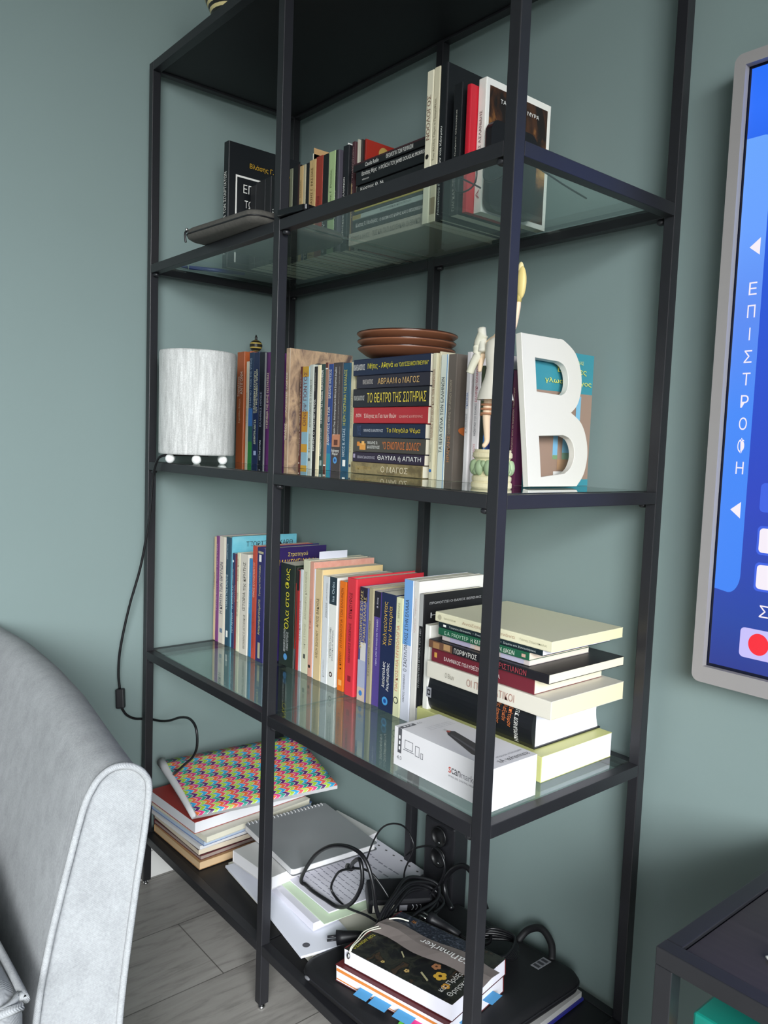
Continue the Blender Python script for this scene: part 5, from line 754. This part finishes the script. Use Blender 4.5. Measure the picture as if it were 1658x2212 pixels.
# cables and adapters
def cable(name, pts, r, lab, closed=False, extra=None, cat='cable', group=None):
    x = sum(p[0] for p in pts)/len(pts); y = sum(p[1] for p in pts)/len(pts); z = min(p[2] for p in pts)
    m = MB(); m.tube(spline([(p[0]-x, p[1]-y, p[2]-z) for p in pts], 6, closed), r, RUBBER, 8, closed)
    e = empty(name, (x, y, z), lab, cat, group); m.build('cord', e, smooth=True)
    if extra: extra(e, Vector((x, y, z)))
    return e
GCB = 'black cables heaped on the bottom shelf'
def plugbit(e, o, a, b, r0, r1, name='plug', mt=None):
    m = MB(); m.tube([Vector(a)-o, Vector(a).lerp(Vector(b), .5)-o, Vector(b)-o], r0, mt or PLAST, 10, r1=r1); m.build(name, e, smooth=True)
l1 = [(.668, .150, .165), (.662, .128, .215), (.660, .120, .262), (.640, .117, .298), (.606, .114, .305), (.554, .112, .287), (.507, .112, .251), (.470, .114, .203), (.455, .117, .175), (.468, .120, .1715), (.492, .118, .1722), (.530, .119, .174), (.568, .120, .178), (.606, .120, .205), (.629, .121, .250), (.618, .124, .285), (.585, .135, .262), (.562, .150, .238)]
cable('power_cable', l1, .0036, 'thick black cable standing in one large loop before the papers', group=GCB, extra=lambda e, o: (plugbit(e, o, (.562, .150, .238), (.535, .165, .222), .0062, .0068, 'connector'), plugbit(e, o, (.535, .165, .222), (.526, .170, .220), .0038, .0038, 'connector_tip', STEEL)))
cable('thin_cable', [(.640, .178, .205), (.600, .160, .245), (.551, .140, .232), (.527, .138, .203), (.522, .138, .182), (.541, .139, .1715), (.569, .140, .1695), (.620, .142, .180), (.652, .150, .176)], .0022, 'thinner black cable looping inside the large standing loop', group=GCB)
cable('thin_cable', [(.497, .238, .192), (.513, .240, .237), (.535, .241, .273), (.564, .242, .294), (.596, .243, .301), (.618, .244, .285), (.621, .245, .265), (.604, .242, .222), (.612, .236, .196), (.640, .226, .186)], .0017, 'thin black cable arching highest behind the adapter brick', group=GCB)
cable('thin_cable', [(.590, .256, .240), (.612, .260, .262), (.645, .262, .279), (.668, .263, .279), (.684, .263, .259), (.678, .262, .229), (.660, .258, .200), (.650, .250, .180)], .0019, 'thin black cable bowing to the right of the adapter brick', group=GCB)
random.seed(11)
bun = []
for k in range(5):
    j = lambda s: random.uniform(-s, s)
    bun += [(.672+j(.004), .128+j(.006), .176+.006*k), (.652+j(.005), .175+j(.006), .200+.006*k), (.640+j(.005), .225+j(.006), .205+.006*k), (.652+j(.004), .268+j(.006), .192+.005*k), (.676+j(.004), .262+j(.006), .178+.004*k), (.688+j(.004), .205+j(.006), .172+.006*k), (.688+j(.004), .150+j(.005), .172+.004*k)]
cable('power_cable', bun, .0030, 'black cable wound into a flat bundle beside the adapter brick', group=GCB)
ad = empty('power_adapter', (.600, .160, ZB+.0420), 'black adapter brick with a white type label lying on the papers', 'adapter', group=GCB, rot=(R(20), R(0), R(58)))
m = MB(); m.box((0, 0, 0), (.115, .052, .031), PLAST); m.build('brick', ad, bevel=.005)
m = MB(); m.quad((.008, -.0004, .006), (.052, -.0004, .006), (.052, -.0004, .024), (.008, -.0004, .024), mat('d8d6c8')); m.quad((.056, -.0004, .008), (.070, -.0004, .008), (.070, -.0004, .022), (.056, -.0004, .022), mat('8a8a90'))
for k in range(3): m.tube([(.078+.007*k+.003*math.cos(a*.5), -.0004, .016+.006*math.sin(a*.5)) for a in range(-3, 4)], .0006, mat('b8b8bc'), 5)
m.build('type_label', ad)
pl = empty('power_plug', (.708, .206, ZB+.062), 'black two pin mains plug with steel pins behind the flower covered book', 'plug', group=GCB, rot=(0, R(4), R(14)))
m = MB(); m.tube([(0, 0, .012), (.010, 0, .012), (.012, 0, .012), (.035, 0, .0115), (.060, 0, .010)], .0125, PLAST, 14, r1=.006); m.build('body', pl, smooth=True)
for y in (-.005, .005): m = MB(); m.tube([(-.019, y, .012), (0, y, .012)], .0022, STEEL, 10); m.build('pin', pl, smooth=True)
m = MB(); m.tube(spline([(.060, 0, .010), (.085, .006, .004), (.100, .03, .002), (.085, .055, .004), (.05, .060, .006)], 6), .003, RUBBER, 8); m.build('cord', pl, smooth=True)
pl2 = empty('power_plug', (.612, .086, ZB+.0235), 'black mains plug lying at the front between the papers and the flower covered book', 'plug', group=GCB, rot=(0, R(-8), R(50)))
m = MB(); m.tube([(0, 0, .012), (.012, 0, .012), (.034, 0, .012), (.05, 0, .011)], .0125, PLAST, 12, r1=.006); m.build('body', pl2, smooth=True)
for y in (-.005, .005): m = MB(); m.tube([(-.016, y, .012), (0, y, .012)], .0022, mat('2a2a2e', .4), 8); m.build('pin', pl2, smooth=True)
m = MB(); m.tube(spline([(.05, 0, .011), (.07, .004, .018), (.085, .016, .03), (.09, .03, .045)], 6), .003, RUBBER, 8); m.build('cord', pl2, smooth=True)
cr = []
for k in range(6):
    cr += [(.770+.004*k, .262+.004*(k % 3), ZB+.048+.005*k), (.815+.003*k, .300-.003*k, ZB+.052+.004*k), (.845, .268-.006*k, ZB+.050+.003*k), (.805-.003*k, .236-.002*k, ZB+.048+.004*k)]
cable('power_cable', cr, .0026, 'black cable wound in loops on the back of the laptop bag', group=GCB)
br = empty('power_brick', (.785, .225, ZB+.0600), 'dark adapter block resting across the cable loops on the bag', 'adapter', group=GCB, rot=(0, R(-4), R(-35))) if False else None
hs = cable('braided_cable', [(.760, .292, .205), (.728, .296, .243), (.700, .298, .254), (.672, .297, .236), (.655, .295, .206), (.664, .290, .184), (.690, .280, .176)], .0048, 'thick ribbed black cable curving up beside the right front post', group=GCB)
rt = empty('power_strip', (.572, .318, ZB+.0006), 'black socket box standing upright against the back wall on the bottom shelf', 'socket box')
m = MB(); m.box((0, 0, 0), (.078, .040, .172), PLAST); m.build('housing', rt, bevel=.004)
for z in (.105, .145): m = MB(); m.lathe([(.017, 0), (.019, .001), (.019, .004), (.0165, .004), (.0165, .0015), (.001, .0015)], (0, 0, 0), mat('0c0c0e', .4), 20, False); m.v = [(p[0]+.042, -p[2], p[1]+z) for p in m.v]; s_ = m.build('socket', rt, smooth=True); m = MB(); m.ell((.042, -.002, z-.012), (.0022, .0012, .0022), STEEL, 8, 6); m.build('earth_contact', s_, smooth=True)

# ------------------------------------------------------------------ sofa with its arm toward the shelf
sofa = empty('sofa', (.42, -1.25, 0), 'light grey fabric sofa along the left wall, its arm end beside the bookshelf', 'sofa'); so_ = Vector((.42, -1.25, 0))
P0r = [(-.372, .06), (-.3705, .20), (-.3698, .330), (-.3549, .463), (-.3423, .552), (-.3379, .599), (-.343, .6157), (-.3539, .6265), (-.3671, .6318), (-.3801, .6321), (-.3910, .627), (-.4000, .6175), (-.4109, .5951), (-.4244, .5451), (-.4363, .4977), (-.4481, .4456), (-.4598, .3721), (-.475, .20), (-.480, .06)]
P0 = [(p.x, p.y) for p in spline([(a, b, 0) for a, b in P0r], 3)]
DY = {0: .052, .18: .062, .35: .055, .5: .041, .64: .020, .76: .003, .795: 0, .8: 0}
_dk = sorted(DY)
def dy(x):
    for a, b in zip(_dk, _dk[1:]):
        if a <= x <= b: return DY[a]+(DY[b]-DY[a])*(x-a)/(b-a)
XS = [.8, .78, .76, .72, .68, .64, .60, .55, .5, .45, .4, .35, .3, .24, .18, .09, 0]
def arm_ring(x, dx=0, s=1, ins=0):
    out = []
    for (y, z) in P0: out.append((x+dx, y*1+dy(x)*(1 if y > -.5 else 1)+(-.41-y)*ins, z-(z-.3)*ins*.5))
    return out
rings = [arm_ring(.8)]+[arm_ring(x) for x in [.795]+XS[1:]]; n = len(P0); vs = [p for r in rings for p in r]
fs = [(i*n+k, (i+1)*n+k, (i+1)*n+(k+1) % n, i*n+(k+1) % n) for i in range(len(rings)-1) for k in range(n)]
m = MB(); m.add(vs, fs+[tuple(range(n))[::-1], tuple((len(rings)-1)*n+k for k in range(n))], FABRIC); m.v = [tuple(Vector(p)-so_) for p in m.v]
ao = m.build('arm', sofa, smooth=True)
for p in ao.data.polygons:
    if len(p.vertices) > 4: p.use_smooth = False
m = MB(); m.tube(spline([(.803, y, z) for y, z in P0], 4), .0040, FABRIC, 8); m.v = [tuple(Vector(p)-so_) for p in m.v]; m.build('arm_piping', ao, smooth=True)
def softbox(name, a, b, bev, parent=sofa, mt=FABRIC):
    m = MB(); m.box(tuple(Vector(a)-so_), tuple(Vector(b)-so_), mt); o = m.build(name, parent, smooth=True); bb = o.modifiers.new('bevel', 'BEVEL'); bb.width = bev; bb.segments = 5; return o
softbox('base', (.02, -2.05, .07), (.80, -.482, .30), .02)
for i in range(2):
    y1 = -.478-.78*i; cu_ = softbox('seat_cushion', (.22, y1-.775, .302), (.86, y1, .455), .045)
    m = MB(); yy0, yy1, zz0, zz1 = y1-.765, y1-.010, .318, .438
    for zz in (zz0, zz1): m.tube(spline([(.30, yy1+.006, zz), (.80, yy1+.006, zz), (.838, yy1+.001, zz), (.853, yy1-.020, zz), (.857, yy1-.06, zz), (.857, yy0+.05, zz)], 5), .0042, FABRIC, 8)
    m.v = [tuple(Vector(p)-so_) for p in m.v]; m.build('cushion_piping', cu_, smooth=True)
softbox('backrest', (.0, -2.05, .30), (.21, -.49, .80), .07)
for x in (.10, .72):
    for y in (-.56, -1.95): m = MB(); m.lathe([(.018, 0), (.024, .07)], tuple(Vector((x, y, 0))-so_), mat('4a3a2c', .4), 16); m.build('leg', sofa, smooth=True)

# ------------------------------------------------------------------ wall mounted television
TX0, TX1, TZ0, TZ1, TY = 1.0775, 2.53, .6835, 1.5155, .332
tv = empty('television', (1.80, TY, 1.10), 'large wall mounted television with pale grey frame showing a blue menu', 'television'); to = Vector((1.80, TY, 1.10))
def tvp(m, name, parent=tv, **k):
    m.v = [tuple(Vector(p)-to) for p in m.v]; return m.build(name, parent, **k)
TG = mat('94908f', .4); W_, H_ = TX1-TX0, TZ1-TZ0
m = MB(); out = [(TX0+x, TZ0+y) for x, y in rrect(W_, H_, .011, 8)]; n = len(out)
bw = .0150; inn = [(min(max(x, TX0+bw), TX1-bw), min(max(z, TZ0+.0225), TZ1-.0150)) for x, z in out]
vs = [(x, TY, z) for x, z in out]+[(x, TY, z) for x, z in inn]+[(x, TY+.0105, z) for x, z in inn]+[(x, TY+.026, z) for x, z in out]
m.add(vs, [(k, (k+1) % n, n+(k+1) % n, n+k) for k in range(n)]+[(n+k, n+(k+1) % n, 2*n+(k+1) % n, 2*n+k) for k in range(n)]+[((k+1) % n, k, 3*n+k, 3*n+(k+1) % n) for k in range(n)], TG); tvp(m, 'frame')
m = MB(); m.box((TX0+.004, TY+.0125, TZ0+.004), (TX1-.004, TY+.030, TZ1-.004), mat('18181c', .4)); tvp(m, 'rear_housing')
m = MB(); m.box((1.5, TY+.030, .95), (2.1, YB, 1.25), mat('18181c', .4)); tvp(m, 'wall_bracket')
# the picture on the screen (emits)
t = NT('screen_picture', .3); c = t.n('ShaderNodeTexCoord'); sp = t.n('ShaderNodeSeparateXYZ'); t.l(c.outputs['Generated'], sp.inputs[0])
rp = t.ramp(sp.outputs[2], [(0, '26348c'), (.10, '2244a4'), (.3, '2a44c0'), (.8, '1e5ce0'), (.93, '2a70fa'), (1, '1e6cf6')]); t.b.inputs['Base Color'].default_value = (.01, .01, .012, 1); t.l(rp, t.b.inputs['Emission Color']); t.b.inputs['Emission Strength'].default_value = 1.0; SCR = t.m
t = NT('screen_panel_picture', .3); c = t.n('ShaderNodeTexCoord'); sp = t.n('ShaderNodeSeparateXYZ'); t.l(c.outputs['Generated'], sp.inputs[0])
rp = t.ramp(sp.outputs[2], [(0, '3e84f6'), (.4, '468af8'), (.62, '5c8cf2'), (.8, '68a0fe'), (1, '68a4fc')]); t.b.inputs['Base Color'].default_value = (.01, .01, .012, 1); t.l(rp, t.b.inputs['Emission Color']); t.b.inputs['Emission Strength'].default_value = 1.0; SPN = t.m
SY = TY+.0110
m = MB(); m.quad((TX0+.005, SY+.0012, TZ0+.01), (TX1-.005, SY+.0012, TZ0+.01), (TX1-.005, SY+.0012, TZ1-.01), (TX0+.005, SY+.0012, TZ1-.01), mat('101428', .3)); m.quad((TX0+.0185, SY, TZ0+.0265), (TX1-.018, SY, TZ0+.0265), (TX1-.018, SY, TZ1-.0185), (TX0+.0185, SY, TZ1-.0185), SCR); scr = tvp(m, 'screen')
m = MB(); a, b, z0, z1 = TX0+.0185, 1.1305, .812, 1.4085
pts = [(a, z0+.003), (b-.016, z0)]+[(b-.016+.016*math.sin(R(9*k)), z0+.026-.026*math.cos(R(9*k))) for k in range(1, 11)]+[(b, z1-.02), (b-.004, z1-.002), (b-.010, z1), (a, z1)]
m.add([(x, SY-.0002, z) for x, z in pts], [tuple(range(len(pts)))], SPN); tvp(m, 'menu_panel', scr)
WT = mat('f6eef8', .3, emit=1.0); RD = mat('fa2434', .3, emit=1.0); BL = mat('3c62e4', .3, emit=1.0); LV = mat('c8c0fa', .3, emit=1.0)
m = MB(); ex = 1.1188
for k, ch in enumerate('ΕΠΙΣΤΡΟΦΗ'):
    zc = 1.2145-.0293*k; wv = .0045 if ch == 'Ι' else .0105; wv = .0016 if ch == 'Ι' else wv
    text(m, ch, lambda gx, gy: (ex+wv*(gx-.5), SY-.0006, zc+(.0205 if ch == 'Φ' else .0165)*(gy-.5)), WT)
tvp(m, 'menu_title', scr)
for zc in (1.268, .924):
    m = MB(); m.add([(ex-.0085, SY-.0006, zc), (ex+.0055, SY-.0006, zc-.011), (ex+.0055, SY-.0006, zc+.011)], [(0, 1, 2)], WT); tvp(m, 'menu_arrow', scr)
m = MB(); text(m, 'Σ', lambda gx, gy: (1.1590+.012*gx, SY-.0006, .7860+.016*gy), WT); tvp(m, 'menu_caption', scr)
m = MB(); m.add([(1.1365+x, SY-.0006, .7290+y) for x, y in rrect(.12, .040, .006)], [tuple(range(28))], LV); m.add([(1.1615+.0135*math.cos(R(12*k)), SY-.0009, .7495+.0145*math.sin(R(12*k))) for k in range(30)], [tuple(range(30))], RD); tvp(m, 'record_button', scr)
m = MB()
for z0 in (.8200, .8680, .9240): m.add([(1.1490+x, SY-.0006, z0+y) for x, y in rrect(.2, .038, .006)], [tuple(range(28))], BL); m.add([(1.1520+x, SY-.0009, z0+.003+y) for x, y in rrect(.19, .032, .005)], [tuple(range(28))], WT if z0 < .9 else BL)
tvp(m, 'menu_tiles', scr)

# ------------------------------------------------------------------ low bench under the television
BX0, BX1, BY0, BY1, BZ = 1.2485, 2.25, -.020, .345, .5225
bn = empty('tv_bench', (1.75, .165, 0), 'low black metal and dark wood bench under the television', 'bench'); bo = Vector((1.75, .165, 0))
def bp(m, name, **k):
    m.v = [tuple(Vector(p)-bo) for p in m.v]; return m.build(name, bn, **k)
tw = .0180
for x in (BX0, BX1-tw):
    for y in (BY0, BY1-tw): m = MB(); m.box((x, y, .008), (x+tw, y+tw, BZ-tw), BLACK); bp(m, 'leg', bevel=.001)
for z in (BZ, .255):
    for y in (BY0, BY1-tw): m = MB(); m.box((BX0 if z == BZ else BX0+tw, y, z-tw), (BX1 if z == BZ else BX1-tw, y+tw, z), BLACK); bp(m, 'rail', bevel=.001)
    for x in (BX0, BX1-tw): m = MB(); m.box((x+.0004, BY0+tw, z-tw), (x+tw-.0004, BY1-tw, z), BLACK); bp(m, 'end_rail', bevel=.001)
    m = MB(); m.box((BX0+tw+.001, BY0+tw+.001, z-.012), (BX1-tw-.001, BY1-tw-.001, z-.0030), ASH); bp(m, 'top_panel' if z == BZ else 'lower_shelf', bevel=.0008)
for x in (BX0+tw/2, BX1-tw/2):
    for y in (BY0+tw/2, BY1-tw/2): m = MB(); m.lathe([(.006, 0), (.007, .004), (.004, .008)], (x, y, 0), STEEL, 14); bp(m, 'foot_screw', smooth=True)
gb = empty('storage_box', (1.2765, .012, .2570), 'green box with a round yellow sticker on the lower level of the bench', 'box'); 
m = MB(); m.box((0, 0, 0), (.30, .24, .196), mat('0f8a7c', .35)); m.build('body', gb, bevel=.006)
m = MB(); m.box((-.002, -.002, .180), (.302, .242, .2005), mat('127a6c', .35)); m.build('lid', gb, bevel=.003)
m = MB(); m.add([(.016+.0115*math.cos(R(15*k)), -.0024, .1720+.0135*math.sin(R(15*k))) for k in range(24)], [tuple(range(24))], mat('e8b83a')); m.add([(.016+.0095*math.cos(R(15*k)), -.0027, .1720+.0115*math.sin(R(15*k))) for k in range(24)], [tuple(range(24))], mat('f0cc5a'))
for (a, b, c, d) in ((.012, .166, .022, .171), (.014, .170, .017, .180), (.011, .176, .014, .181), (.017, .163, .019, .170)): m.quad((a, -.003, b), (c, -.003, b), (c, -.003, d), (a, -.003, d), mat('3a3428'))
m.build('sticker', gb)
m = MB(); m.ell((.012, .012, .006), (.020, .010, .006), mat('dcdad4', .4), 18, 10); m.ell((-.004, .010, .003), (.012, .004, .003), mat('e6e4de', .4), 14, 8); o = m.build('white_gadget', smooth=True); o.location = (1.337, .040, BZ-.0028); tag(o, 'small white object at the right picture edge on the black bench top', 'gadget')
